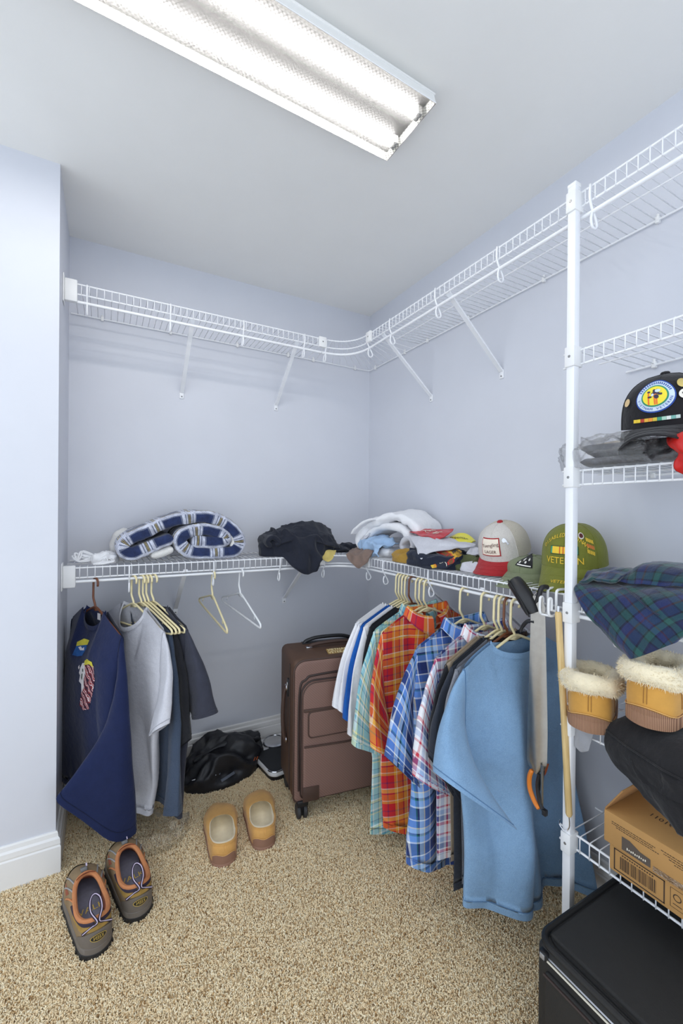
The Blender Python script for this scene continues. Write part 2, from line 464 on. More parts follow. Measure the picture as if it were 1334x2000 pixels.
def corner_shelf(name, label, z, rodz):
    """curved corner piece between the two runs; centre of the arc at (cx, cy)"""
    r = thing(name, label, 'shelf', (XR, YB, z))
    ax, ay = .935-XR, 1.735-YB            # where the straight runs end, relative to the corner
    def bend(o, zz, n=18):
        # straight tangents at both ends, smooth bend between
        p0 = np.array((ax, -(SD+o))); p3 = np.array((-(SD+o), ay)); p1 = p0+(.115, 0); p2 = p3+(0, .115)
        out = []
        for i in range(n+1):
            t = i/n; q = (1-t)**3*p0+3*(1-t)**2*t*p1+3*(1-t)*t*t*p2+t**3*p3
            out.append((q[0], q[1], zz))
        return out
    F = bend(0, -.0035)
    obj('front_rail', tube(F, .0030, 8), WIRE, r); obj('lip_rail', tube(bend(.0005, -LIP), .0030, 8), WIRE, r)
    obj('hanging_rod', tube(bend(-.006, rodz), .0058, 10), WIRE, r)
    obj('back_rail', tube([(ax, -.008, -.004), (-.02, -.008, -.004), (-.008, -.02, -.004), (-.008, ay, -.004)], .0032, 8), WIRE, r)
    n = len(F)-1
    for i in range(n):
        q = F[i]; t = i/n
        w = (ax*(1-2*t), -.006) if t < .5 else (-.006, ay*(2*t-1))
        w = (min(w[0], -.006), min(w[1], -.006))
        obj('cross_wire', tube([(w[0], w[1], 0), (q[0], q[1], 0)], .0016, 5), WIRE, r)
    for x, y in ((1.023-XR, 0), (1.296-XR, 0)): obj('wall_clip', clip_mesh(), None, r, loc=(x, 0, 0), rot=(0, 0, PI))
    for y in (2.132-YB, 1.846-YB): obj('wall_clip', clip_mesh(), None, r, loc=(0, y, 0), rot=(0, 0, PI/2))
    # connector blocks where the curved piece is joined to the straight runs
    for k, (x, y, a) in enumerate(((ax-.002, -SD-.004, 0), (-SD-.004, ay-.002, PI/2))):
        cb = obj('connector', box(-.02, .02, -.008, .006, -LIP-.006, .004, .003), WPLAST, r, loc=(x, y, 0), rot=(0, 0, a if k == 0 else -PI/2))
        obj('screw', xform(lathe([(0, 0), (.004, 0), (.003, .0015), (0, .002)], 8), T(0, -.0075, -.02) @ RX(PI/2)), SCREW, cb)
    hm = hook_mesh()
    obj('rod_hook', hm, None, r, loc=(.953-XR, 0, 0), rot=(0, 0, PI))
    obj('rod_hook', hm, None, r, loc=(0, 1.745-YB, 0), rot=(0, 0, PI/2))
    return r
def end_bracket(name, label, z):
    r = thing(name, label, 'bracket', (XL, YF, z))
    obj('plate', box(.0005, .005, -.026, .028, -.085, .018, .002), WPLAST, r)
    obj('cap', box(.005, .046, -.014, .008, -.076, .007, .004), WPLAST, r)
bx0, bx1 = XL+.012, .932
wire_shelf('wire_shelf', 'upper white wire shelf with hanging rod across the back wall', (0, YB, ZU), PI, -bx1, -bx0,
    hooks=[-x for x in (-.066, .232, .539, .837)], clips=[-x for x in (-.017, .269, .591, .871)], braces=[-.322, -.805], rod=(-bx1, -bx0, -.068), drop=.295)
wire_shelf('wire_shelf', 'upper white wire shelf running along the right wall past the pole', (XR, 0, ZU), PI/2, .02, 1.735,
    hooks=(1.562, 1.263, .968, .666, .3), clips=(1.663, 1.389, 1.017, .649, .3), braces=(1.636, 1.208), rod=(.02, 1.735, -.068), drop=.295)
corner_shelf('corner_shelf', 'upper curved wire corner shelf joining both walls below the ceiling', ZU, -.068)
wire_shelf('wire_shelf', 'lower white wire shelf carrying the rolled plaid blanket on the back wall', (0, YB, ZL), PI, -bx1, -bx0,
    hooks=[-x for x in (.085, .415, .72)], clips=[-x for x in (-.017, .269, .591, .871)], braces=[-.30, -.86], rod=(-bx1, -bx0, -.056), drop=.268)
wire_shelf('wire_shelf', 'lower white wire shelf with caps and folded shirts on the right wall', (XR, 0, ZL), PI/2, .02, 1.735,
    hooks=(1.60, 1.29, .60), clips=(1.663, 1.389, 1.017, .649), braces=(1.40, 1.03), rod=(.02, 1.735, -.056), drop=.268)
corner_shelf('corner_shelf', 'lower curved wire corner shelf above the suitcase', ZL, -.056)
end_bracket('shelf_bracket', 'white plastic bracket holding the upper shelf at the wall jog', ZU)
end_bracket('shelf_bracket', 'white plastic bracket holding the lower shelf beside the navy sweatshirt', ZL)
for z, lab in ((1.69, 'empty short white wire shelf above the black cap'), (1.37, 'short white wire shelf under the black cap'),
               (.713, 'short white wire shelf carrying the fleece slippers'), (.40, 'short white wire shelf carrying the cardboard box')):
    wire_shelf('wire_shelf', lab, (XR, 0, z), PI/2, .02, .727, clips=(.655, .3), rail_ext=(0, .012))
# pole with its clips
pole = thing('shelf_pole', 'white square metal pole tying the right-hand shelves together', 'pole', (1.088, .704, 0))
obj('upright', box(-.011, .011, -.011, .011, .004, 2.125, .0015), WIRE, pole)
obj('top_cap', box(-.012, .012, -.012, .012, 2.118, 2.128, .002), WPLAST, pole)
obj('foot_cap', box(-.013, .013, -.013, .013, 0, .02, .002), WPLAST, pole)
for z, dz in ((ZU, -.03), (1.69, -.022), (1.37, -.022), (ZL, -.045), (.713, -.022), (.40, -.022)):
    c = obj('pole_clip', box(-.016, .022, -.014, .014, z+dz-.027, z+dz+.027, .003), WPLAST, pole)
    obj('screw', xform(lathe([(0, 0), (.004, 0), (.003, .0018), (0, .002)], 10), T(-.0155, 0, z+dz) @ RY(-PI/2)), SCREW, c)
# ------------------------------------------------------------------ hangers and hanging clothes
ZR = ZL-.056; YROD = YB-SD+.006; XROD = XR-SD+.006
CREAM = mat('cream plastic', srgb(236, 222, 176), .35, var=.03, vscale=20)
BROWNP = mat('brown plastic', srgb(112, 66, 42), .3, var=.05, vscale=20)
WHITEP = mat('white hanger plastic', srgb(240, 241, 243), .3)
def hanger_mesh(m):
    hook = [(.0205*math.cos(a), 0, -.0105+.0205*math.sin(a)) for a in np.linspace(-.5, PI, 12)]
    neck = smooth_path([(-.0205, 0, -.0105), (-.022, 0, -.05), (-.021, 0, -.07), (-.006, 0, -.092), (0, 0, -.105)], 4)
    tri = smooth_path([(0, 0, -.102), (.05, 0, -.116), (.12, 0, -.142), (.198, 0, -.171), (.213, 0, -.182), (.206, 0, -.193), (.12, 0, -.194), (0, 0, -.194),
                       (-.12, 0, -.194), (-.206, 0, -.193), (-.213, 0, -.182), (-.198, 0, -.171), (-.12, 0, -.142), (-.05, 0, -.116)], 3, True)
    web = prism([(0, -.098), (.03, -.112), (0, -.118), (-.03, -.112)], -.0025, .0025); web = xform(web, RX(PI/2))
    nibs = [tube([(s*.15, 0, -.158), (s*.15, 0, -.170), (s*.158, 0, -.173)], .002, 5) for s in (-1, 1)]
    return merge(tube(hook+neck[1:], .0042, 8), tube(tri, .0042, 8, True), web, *nibs)
HM = {k: make_mesh('hanger', hanger_mesh(m), m) for k, m in (('cream', CREAM), ('brown', BROWNP), ('white', WHITEP))}
def hanger(kind, x, y, ang, label, group=None, tilt=0., roll=0., sc=.92):
    o = obj('clothes_hanger', HM[kind], None)
    o.location = (x, y, ZR); o.rotation_euler = (roll, tilt, ang); o.scale = (sc, 1, 1)
    return tag(o, label, 'hanger', group)

def ridged(x, y, z): return 1-2*abs(noise.noise((x, y, z)))
class Shirt:
    def __init__(s, name, label, cat, x, y, ang, m, zhem=-.85, W=.222, w1=.225, w2=.225, th=.012, fold=.012, kx=22., seed=0, swing=0., xs=0.,
                 nw=.085, fd=.075, bd=.02, nth=.03, group=None, cm=None, collar='crew', sleeves=(), zs_drop=.5, hemcurve=0., skew=0., sm=None, seam=None, rowdrift=2., zoff=0., twist=0., rid=0.):
        s.W, s.w1, s.w2, s.zhem, s.th, s.fold, s.kx, s.seed, s.swing, s.xs = W, w1, w2, zhem, th, fold, kx, seed, swing, xs
        s.nw, s.fd, s.bd, s.nth, s.slope, s.hemcurve, s.skew, s.rd = nw, fd, bd, nth, zs_drop, hemcurve, skew, rowdrift
        s.zn = -.108+zoff; s.m = m; s.twist, s.rid = twist, rid; s.seam = seam or m
        s.root = thing(name, label, cat, (x, y, ZR), ang, group)
        rnd = random.Random(seed); s.ph = [rnd.uniform(0, 6.28) for _ in range(8)]
        s.body()
        for i, (side, O, I, yend, the) in enumerate(sleeves): s.sleeve(side, O, I, yend, the, i, sm or m)
        if collar == 'crew': s.crew(cm or m)
        elif collar == 'leaf': s.leaf(cm or m)
    def ztop(s, x, front):
        a = abs(x)
        if a < s.nw:
            k = math.sqrt(max(0, 1-(a/s.nw)**2)); return s.zn-(s.fd if front else s.bd)*k**.8
        return s.zn-s.slope*(a-s.nw)-1.2*max(0, a-s.W+.012)**2*30
    def halfw(s, t):
        k = min(1, max(0, t/.3)); k = k*k*(3-2*k); q = min(1, max(0, (t-.3)/.7))
        return (s.W*(1-k)+s.w1*k)*(1-q)+s.w2*q
    def hem(s, x): return s.zhem+s.hemcurve*(x/s.w2)**2+s.skew*x
    def F(s, x, z):
        d = max(0, (s.zn-z)); r = min(1, d/.55)**1.2
        p = s.ph; k = s.kx
        return s.fold*r*(math.sin(k*x+p[0]+s.rd*d)+.6*math.sin(1.7*k*x+p[1]-s.rd*.7*d)+.45*math.sin(.6*k*x+p[2]))+.35*s.fold*nz(x*9+p[3], z*5, p[4])*2 + s.swing*(d/.8)**1.5 - s.twist*x*d + (s.rid*r*(ridged(x*7+s.seed, z*1.6, s.seed*.37)-.3) if s.rid else 0)
    def thick(s, x, t, front):
        a = abs(x); w = s.halfw(t); e = math.sqrt(max(0, 1-(x/w)**2)) if w > a else 0
        b = s.th*min(1, .15+t*4)*e**.7
        if a < s.nw:
            b = max(b, s.nth*math.sqrt(max(0, 1-(a/s.nw)**2))*max(0, 1-t*4)+b*min(1, t*4))
        k = min(1, max(0, (1-(x/s.W)**2))*7) if t < .2 else 0
        return max(b, .0015, .0062*k*(1-t/.2 if t > .1 else 1))
    def pt(s, x0, t, front):
        """x0 = lateral fraction -1..1, t = 0 shoulder .. 1 hem"""
        w = s.halfw(t); x = x0*w; zt = s.ztop(x0*s.W, front); z = zt+(s.hem(x)-zt)*t
        y = s.F(x, z)+(-1 if front else 1)*s.thick(x, t, front)
        return (x+s.xs*t*t, y, z)
    def front(s, x, z, off=.002):
        zt = s.ztop(x, True); t = (z-zt)/(s.hem(x)-zt)
        return (x+s.xs*t*t, s.F(x, z)-s.thick(x, t, True)-off, z)
    def body(s):
        nu, nv = 56, 40
        ss = np.sin(np.linspace(-PI/2, PI/2, nu+1))*.55+np.linspace(-1, 1, nu+1)*.45
        ts = np.linspace(0, 1, nv+1)**1.15
        ts = np.concatenate([ts[:-1], [.968, .976, 1.]])
        rows = []; uv = []
        for t in ts:
            row = [s.pt(a, t, True) for a in ss]+[s.pt(a, t, False) for a in ss[::-1][1:-1]]
            rows.append(row); nn = len(row)
            for i, p in enumerate(row): uv.append((p[0] if i <= nu else .46-p[0], p[2]))
        # hem groove
        rows = np.array(rows)
        v, f = grid(rows, False, True)
        s.bodyo = obj('body', (v, f), s.m, s.root, uv=uv, sharp=None)
        ring = [tuple(p) for p in rows[-3]]
        obj('hem_seam', tube(ring, .0014, 5, True), s.seam, s.bodyo, uv=[(ring[i//5][0], ring[i//5][2]) for i in range(5*len(ring))])
    def sleeve(s, side, O, I, yend, the, i, m):
        zs = s.ztop(s.W*.97, True); A = np.array((s.W*.985, zs-.004)); B = np.array((s.w1*.95, zs-.235))
        yo = O[2] if len(O) > 2 else yend; yi = I[2] if len(I) > 2 else yend
        O = np.array(O[:2], float); I = np.array(I[:2], float)
        nq, nf = 16, 24; rows = []; uv = []
        rnd = random.Random(s.seed*13+i); ph = rnd.uniform(0, 6)
        for q in list(np.linspace(0, 1, nq)[:-1])+[.955, .966, 1.]:
            bow = math.sin(q*PI)*.018
            o = A+(O-A)*q+np.array((bow, bow*.6)); n = B+(I-B)*q
            c = (o+n)/2; h = (o-n)/2; tk = .010+(the-.010)*q; yA, yB = yo*q**1.5, yi*q**1.5
            row = []
            for k in range(nf):
                f = 2*PI*k/nf; cf = math.copysign(abs(math.cos(f))**.75, math.cos(f)); sf = math.copysign(abs(math.sin(f))**.75, math.sin(f)); px = c+h*cf
                wr = .006*q*math.sin(3*f+ph+q*5)+.004*nz(px[0]*20, px[1]*14, ph)
                row.append((side*px[0], (yA+yB)/2+(yA-yB)/2*cf+sf*tk+wr+s.F(side*px[0], px[1])*.5*(1-q), px[1]))
                uv.append((.5*np.hypot(*h)*2*(math.cos(f) if k <= nf/2 else math.cos(f)), q*.3))
            rows.append(row)
        s.rows = rows
        s.sl = obj('sleeve', grid(np.array(rows), False, True), m, s.root, uv=uv, sharp=None)
        for j, rr in ((0, .0018), (len(rows)-3, .0014)):
            ring = rows[j]; obj('sleeve_seam', tube(ring, rr, 5, True), s.seam if s.seam is not s.m else m, s.sl, uv=[(ring[i//5][0], ring[i//5][2]) for i in range(5*len(ring))])
    def seams(s, m):
        pass
    def neckpath(s, n=36, full=True):
        out = []
        for k in range(n):
            a = 2*PI*k/n   # 0 = right side, front at -pi/2
            x = s.nw*math.cos(a); front = math.sin(a) < 0
            z = s.ztop(x*.999, front); sy = abs(math.sin(a))
            out.append((x, s.F(x, z)+(-1 if front else 1)*max(s.nth*sy, .0025), z))
        return out
    def crew(s, m):
        P = s.neckpath(); R = [[], [], [], []]
        for x, y, z in P:
            l = math.hypot(x, y)+1e-6; ox, oy = x/l, y/l
            R[0].append((x+ox*.003, y+oy*.003, z-.011)); R[1].append((x+ox*.0035, y+oy*.0035, z-.002))
            R[2].append((x, y, z+.006)); R[3].append((x-ox*.003, y-oy*.003, z-.006))
        obj('collar', grid(R, False, True), m, s.root, uv=[(a*.01, .02*b) for b in range(4) for a in range(36)])
    def leaf(s, m):
        n = 40; R = [[] for _ in range(5)]; uv = []
        for k in range(n+1):
            a = -PI/2+.12+(2*PI-.24)*k/n; x = s.nw*math.cos(a); front = math.sin(a) < 0; sy = abs(math.sin(a))
            z = s.zn-(s.fd*.55 if front else s.bd)*sy**1.2; y = (-1 if front else 1)*max(s.nth*sy, .004)+s.F(x, z)
            l = math.hypot(x, y)+1e-6; ox, oy = x/l, y/l
            pt = max(0, -math.sin(a))**3        # collar points grow to the front
            drop = .030+.030*pt; out = .010+.012*pt
            R[0].append((x, y, z-.012)); R[1].append((x*.97, y*.97, z+.02)); R[2].append((x*.99+ox*.003, y*.99+oy*.003, z+.027))
            R[3].append((x+ox*out*.8, y+oy*out*.8, z+.018)); R[4].append((x+ox*(out+.010), y+oy*(out+.010), z+.02-drop))
        for b in range(5):
            for k in range(n+1): uv.append((k*.011, b*.016))
        obj('collar', grid(R), m, s.root, uv=uv, sharp=None)
    def decal(s, name, shapes, m, off=.002):
        p = merge(*[wrap(q, lambda x, z: s.front(x, z, off)) for q in shapes])
        return obj(name, p, m, s.root, smooth=False)
    def placket(s, m, x0=-.016, x1=.016, z0=None):
        n = 24; z0 = z0 if z0 is not None else s.ztop(0, True)+.005; R = []
        for x in (x0, x0, x1, x1):
            R.append([s.front(x, z0+(s.hem(0)+.004-z0)*i/n, .0005 if (len(R) in (0, 3)) else .0028) for i in range(n+1)])
        obj('placket', grid(R), m, s.root, uv=[((0, .003, .035, .038)[b], .03*i) for b in range(4) for i in range(n+1)])
        bt = mat('shirt button', srgb(230, 228, 222), .3)
        for i in range(7):
            z = z0-.05-(z0-s.hem(0)-.1)*i/6.3
            p = s.front(0, z, .004); obj('button', xform(lathe([(0, 0), (.005, 0), (.0055, .001), (.004, .002), (0, .0016)], 10), T(*p) @ RX(PI/2)), bt, s.root)
    def pocket(s, m, xc=.11, z0=-.27, w=.05, h=.12):
        s.decal('pocket', [grid([[(xc-w+2*w*i/6, z0-h*k/6-(.012*(1-abs(i-3)/3) if k == 6 else 0), 0) for i in range(7)] for k in range(7)])], m, .004)

def stripes(*cs):
    """cumulative widths -> ramp stops"""
    tot = sum(w for w, c in cs); a = 0; out = []
    for w, c in cs: out.append((a/tot, srgb(c))); a += w
    return out
teal = ((14, (150, 206, 214)), (3, (232, 226, 170)), (5, (104, 168, 184)), (4, (238, 242, 234)), (12, (172, 218, 220)), (2, (54, 108, 146)), (5, (220, 220, 156)), (3, (244, 246, 242)), (9, (118, 186, 206)), (2, (58, 104, 156)))
TEAL = plaid('teal plaid cotton', .092, stripes(*teal), stripes(*teal[3:], *teal[:3]))
red = ((14, (214, 40, 48)), (5, (240, 170, 60)), (2, (246, 226, 190)), (12, (238, 128, 44)), (3, (176, 32, 72)), (8, (250, 186, 80)), (2, (244, 230, 215)), (10, (206, 52, 60)), (3, (120, 40, 90)))
RED = plaid('red orange plaid cotton', .098, stripes(*red), stripes(*red[2:], *red[:2]))
blue = ((14, (36, 48, 98)), (3, (224, 230, 238)), (10, (104, 150, 220)), (2, (30, 110, 96)), (3, (34, 44, 84)), (8, (168, 200, 236)), (2, (236, 222, 190)), (12, (84, 124, 198)), (2, (236, 240, 244)), (6, (46, 66, 128)))
BLUE = plaid('blue plaid cotton', .105, stripes(*blue), stripes(*blue[2:], *blue[:2]))
wpl = ((16, (240, 240, 244)), (6, (214, 62, 74)), (3, (240, 236, 238)), (10, (66, 76, 134)), (3, (236, 238, 244)), (9, (160, 186, 226)), (5, (236, 238, 246)), (4, (200, 70, 90)))
WPL = plaid('white red blue plaid cotton', .085, stripes(*wpl), stripes(*wpl[3:], *wpl[:3]))
LBLUE = cloth('washed light blue jersey', srgb(120, 154, 188), .1, srgb(140, 172, 202))
WHITEC = cloth('white jersey', srgb(238, 238, 242), .03)
ROYAL = cloth('royal blue jersey', srgb(28, 92, 176), .08)
CHAR = cloth('charcoal jersey', srgb(52, 56, 66), .12)
BLACKC = cloth('black jersey', srgb(34, 35, 40), .12)
TANC = cloth('tan trim cloth', srgb(178, 160, 138), .08)
DBROWN = cloth('dark brown jersey', srgb(66, 52, 44), .1)
MIDGREY = cloth('mid grey jersey', srgb(128, 130, 138), .08, srgb(150, 152, 158))
NAVY = cloth('navy sweatshirt fleece', srgb(26, 36, 72), .1)
GREYT = cloth('heather grey jersey', srgb(196, 196, 204), .06, srgb(214, 214, 220))
SLATE = cloth('slate blue fleece', srgb(60, 72, 92), .1, srgb(76, 88, 106))
BLKT = cloth('faded black jersey', srgb(58, 60, 72), .12)

RG = 'clothes hanging under the right-hand shelf'
def Lsl(O, I, y=-.02, the=.03): return (-1, (abs(O[0]), *O[1:]), (abs(I[0]), *I[1:]), y, the)
RS = (1, (.268, -.47), (.19, -.54), .0, .02)
R = XROD
hg = 'cream hangers bunched near the corner'
for yy, lb in ((1.490, 'cream plastic hanger holding the white tee nearest the room corner'), (1.469, 'cream plastic hanger between the first white tee and the royal blue one'), (1.448, 'cream plastic hanger holding the royal blue tee'),
               (1.427, 'cream plastic hanger holding the white tee beside the teal plaid shirt'), (1.357, 'cream plastic hanger holding the teal plaid shirt'), (1.334, 'bare cream hanger squeezed between the teal and red plaid shirts')): hanger('cream', R, yy, 0, lb, hg)
hanger('brown', R, 1.400, 0, 'brown plastic hanger among the cream ones above the suitcase')
hanger('cream', R, 1.306, 0, 'cream plastic hanger holding the red and orange plaid shirt')
hanger('cream', R, 1.112, 0, 'cream plastic hanger holding the blue plaid shirt')
hanger('cream', R, 1.016, 0, 'cream plastic hanger holding the white, red and blue plaid shirt')
hanger('cream', R, .962, 0, 'cream plastic hanger holding the tan-edged dark shirt')
hanger('cream', R, .944, .03, 'cream plastic hanger squeezed beside the brown one, holding the black shirt')
hanger('brown', R, .923, .02, 'brown plastic hanger beside the light blue tee')
hanger('cream', R, .897, 0, 'cream plastic hanger holding the light blue tee')
k = dict(th=.006, fold=.005, kx=16, nth=.012, w1=.195, w2=.17, xs=.04)
Shirt('white_tee', 'plain white tee hanging nearest the room corner', 'shirt', R, 1.490, 0, WHITEC, -.78, seed=1, sleeves=[Lsl((.325, -.49), (.225, -.545), -.008, .012), RS], **k)
Shirt('white_tee', 'white tee squeezed between another white tee and the royal blue one', 'shirt', R, 1.469, 0, WHITEC, -.77, seed=1, sleeves=[Lsl((.31, -.50), (.225, -.56), -.008, .010), RS], **k)
Shirt('blue_tee', 'royal blue tee mostly hidden beside the teal plaid shirt', 'shirt', R, 1.448, 0, ROYAL, -.86, seed=1, sleeves=[Lsl((.30, -.525), (.215, -.585), -.008, .010), RS], **k)
Shirt('white_tee', 'white tee between the royal blue tee and the teal plaid shirt', 'shirt', R, 1.427, 0, WHITEC, -.74, seed=1, sleeves=[Lsl((.29, -.58), (.21, -.62), -.008, .010), RS], **k)
Shirt('dark_shirt', 'dark shirt on the brown hanger behind the teal plaid shirt', 'shirt', R, 1.400, 0, BLACKC, -.70, seed=1, W=.21, sleeves=[Lsl((.24, -.44), (.18, -.47), -.004, .010)], **k)
s = Shirt('teal_plaid_shirt', 'teal and yellow plaid short-sleeved button shirt', 'shirt', R, 1.355, 0, TEAL, -.955, seed=3, th=.012, fold=.010, kx=18, collar='leaf', nth=.025,
      sleeves=[Lsl((.325, -.565), (.205, -.63), -.03, .022), RS], w2=.235, xs=-.02, hemcurve=.05, swing=-.03); s.placket(TEAL)
s = Shirt('red_plaid_shirt', 'red and orange plaid short-sleeved button shirt', 'shirt', R, 1.306, 0, RED, -.935, seed=5, th=.016, fold=.012, kx=18, collar='leaf', nth=.04, nw=.095,
      sleeves=[Lsl((.285, -.555), (.165, -.62), -.045, .025), RS], hemcurve=.06, w2=.215, swing=-.03); s.placket(RED); s.pocket(RED)
s = Shirt('blue_plaid_shirt', 'blue plaid short-sleeved button shirt with curved hem', 'shirt', R, 1.105, 0, BLUE, -.885, seed=8, th=.03, fold=.014, kx=17, rid=.014, collar='leaf', nth=.04, nw=.09,
      sleeves=[Lsl((.352, -.475), (.232, -.60), -.03, .04), RS], hemcurve=.09, w1=.25, w2=.27, xs=-.03, swing=-.06); s.placket(BLUE); s.pocket(BLUE)
s = Shirt('white_plaid_shirt', 'white, red and blue plaid short-sleeved shirt', 'shirt', R, 1.010, 0, WPL, -.80, seed=10, th=.014, fold=.008, kx=20, collar='leaf', nth=.03, nw=.09,
      sleeves=[Lsl((.322, -.49), (.19, -.585), -.03, .025), RS], w1=.215, w2=.205, swing=-.02); s.placket(WPL)
Shirt('tan_edged_shirt', 'dark shirt with tan shoulder edge beside the black shirt', 'shirt', R, .964, 0, TANC, -.78, seed=12, th=.005, fold=.006, kx=18, nth=.016, sm=BLACKC,
      sleeves=[Lsl((.29, -.43), (.185, -.57), -.012, .012), RS], w1=.205, w2=.19)
Shirt('black_shirt', 'black tee hanging behind the light blue tee', 'shirt', R, .945, .02, CHAR, -.83, seed=12, th=.006, fold=.006, kx=18, nth=.018,
      sleeves=[Lsl((.312, -.405), (.18, -.60), -.014, .012), RS], w1=.215, w2=.215, swing=-.02)
Shirt('grey_tee', 'grey tee with dark brown collar just behind the light blue tee', 'shirt', R, .922, .0, MIDGREY, -.80, seed=12, th=.005, fold=.006, kx=18, nth=.016, cm=DBROWN,
      sleeves=[Lsl((.27, -.40), (.17, -.5), -.008, .010), RS], w1=.205, w2=.20, swing=-.02, fd=.055)
bt = Shirt('blue_tee', 'large faded light blue short-sleeved tee facing the room', 'shirt', R, .892, 0, LBLUE, -.868, seed=23, th=.022, fold=.028, kx=15, twist=.20, rid=.03, seam=cloth('blue seam thread', srgb(86, 120, 156)), nth=.02, nw=.105, fd=.045,
      sleeves=[Lsl((.358, -.400, -.05), (.205, -.515, -.155), -.10, .042), RS], w1=.225, w2=.222, swing=-.065, skew=-.16, rowdrift=.8)
OR = cloth('orange print', srgb(206, 98, 40), .1)
bt.decal('logo_print', [poly2d([(.092, -.512), (.118, -.498), (.112, -.515), (.128, -.52), (.112, -.538), (.100, -.548), (.094, -.53)])], OR)

# ---- left-hand clothes on the rod of the back wall
A = math.radians(-65)
lhg = 'cream hangers holding tees beside the navy sweatshirt'
hanger('brown', -.031, YROD, math.radians(-66), 'brown plastic hanger holding the navy sweatshirt')
hanger('cream', .103, YROD, A, 'cream plastic hanger holding the heather grey tee')
for xx, lb in ((.132, 'cream plastic hanger holding the slate blue sweatshirt'), (.146, 'bare cream hanger between the slate sweatshirt and the hidden dark tee'), (.159, 'cream plastic hanger holding the hidden dark tee')): hanger('cream', xx, YROD, A, lb, lhg, sc=1)
hanger('cream', .178, YROD, A, 'cream plastic hanger holding the faded black tee', sc=1)
hanger('cream', .417, YROD, math.radians(-86), 'empty cream plastic hanger on the back rod', tilt=.12, sc=1)
hanger('white', .541, YROD, math.radians(-82), 'empty white plastic hanger on the back rod', tilt=.10, sc=1)
nv = Shirt('navy_sweatshirt', 'navy crew-neck sweatshirt with a flag print on the chest', 'sweatshirt', -.031, YROD, math.radians(-66), NAVY, -.80, seed=31, th=.060, fold=.010, kx=13, swing=-.02, rid=.02, seam=cloth('navy seam thread', srgb(16, 24, 52)), nth=.02, nw=.075, fd=.07,
      sleeves=[(1, (.270, -.875, .005), (.165, -.665, -.165), -.075, .050), (-1, (.215, -.70), (.13, -.72), -.03, .03)], w1=.2, w2=.19, W=.215)
def flag_print():
    t = NT('flag stripe print'); t.b.inputs['Roughness'].default_value = .75
    w = t.add('ShaderNodeTexWave'); w.inputs['Scale'].default_value = 17; w.inputs['Distortion'].default_value = 5; w.inputs['Detail'].default_value = 2; w.inputs['Detail Scale'].default_value = 2.2; w.bands_direction = 'DIAGONAL'
    t.link(t.coord(), w.inputs[0])
    c = t.ramp(w.outputs[0], [(0, srgb(30, 26, 52)), (.2, srgb(122, 34, 44)), (.5, srgb(150, 46, 52)), (.62, srgb(228, 216, 220)), (.8, srgb(236, 228, 230)), (.9, srgb(150, 46, 52))]); t.link(c.outputs[0], t.b.inputs['Base Color']); return t.m
RP = flag_print(); WP = mat('white flag print', srgb(232, 228, 230), .7); YP = mat('yellow print', srgb(214, 204, 70), .7, var=.15)
BP = mat('blue print', srgb(36, 90, 160), .7, var=.3, vscale=60)
sh = lambda pts: sub2d(poly2d([(x*.9+.05, -.285+(z+.345)*.75) for x, z in pts]), 1)
nv.decal('print_blue', [sh([(-.115, -.30), (-.05, -.283), (-.04, -.30), (-.05, -.335), (-.085, -.345), (-.12, -.345)])], BP)
nv.decal('print_yellow', [sh([(-.118, -.283), (-.085, -.262), (-.042, -.262), (-.042, -.283), (-.07, -.29), (-.115, -.302)]), sh([(-.005, -.345), (.02, -.33), (.06, -.335), (.07, -.36), (.04, -.35), (0, -.365)])], YP, .0025)
nv.decal('print_red', [sh([(.0, -.36), (.07, -.35), (.075, -.42), (.06, -.50), (.04, -.57), (.0, -.585), (-.022, -.57), (-.012, -.5), (-.005, -.43)])], RP)
nv.decal('print_white', [sh([(-.018, -.36), (.008, -.352), (.014, -.40), (.004, -.43), (.006, -.47), (-.008, -.50), (-.012, -.46), (-.03, -.45), (-.024, -.42), (-.034, -.41)]), sh([(-.045, -.385), (-.036, -.372), (-.03, -.385), (-.04, -.395)]), sh([(-.10, -.305), (-.085, -.298), (-.07, -.306), (-.06, -.297), (-.05, -.31), (-.08, -.316)])], WP, .003)
nv.decal('print_detail', [sh([(-.008, -.385), (.0, -.38), (.002, -.395), (-.006, -.398)]), sh([(-.012, -.41), (-.004, -.405), (-.006, -.44), (-.014, -.43)])], mat('green print', srgb(70, 84, 70), .7), .0036)
obj('neck_label', box(-.012, .012, .012, .0135, -.155, -.13), WP, nv.root)
gt = Shirt('grey_tee', 'heather grey crew-neck tee hanging beside the navy sweatshirt', 'shirt', .103, YROD, A, GREYT, -.875, seed=33, seam=cloth('grey seam thread', srgb(168, 168, 176)), th=.03, fold=.010, kx=24, rid=.014, nth=.04, nw=.088, fd=.085,
      sleeves=[(1, (.325, -.47), (.215, -.545), -.05, .02), (-1, (.25, -.44), (.18, -.48), 0, .012)], w1=.21, w2=.165, swing=-.03)
Shirt('slate_sweatshirt', 'slate blue fleece sweatshirt between the grey tee and the black tee', 'sweatshirt', .137, YROD, A, SLATE, -.86, seed=35, zoff=-.02, W=.20, th=.014, fold=.007, kx=22, nth=.014,
      sleeves=[(1, (.305, -.82), (.22, -.84), -.03, .02), (-1, (.23, -.7), (.15, -.7), 0, .012)], w1=.215, w2=.18)
Shirt('black_tee', 'dark tee mostly hidden behind the faded black tee', 'shirt', .158, YROD, A, BLACKC, -.80, seed=35, zoff=-.025, W=.195, th=.007, fold=.006, kx=22, nth=.014,
      sleeves=[(1, (.30, -.56), (.23, -.62), -.005, .01), (-1, (.23, -.45), (.17, -.48), 0, .01)], w1=.21, w2=.2)
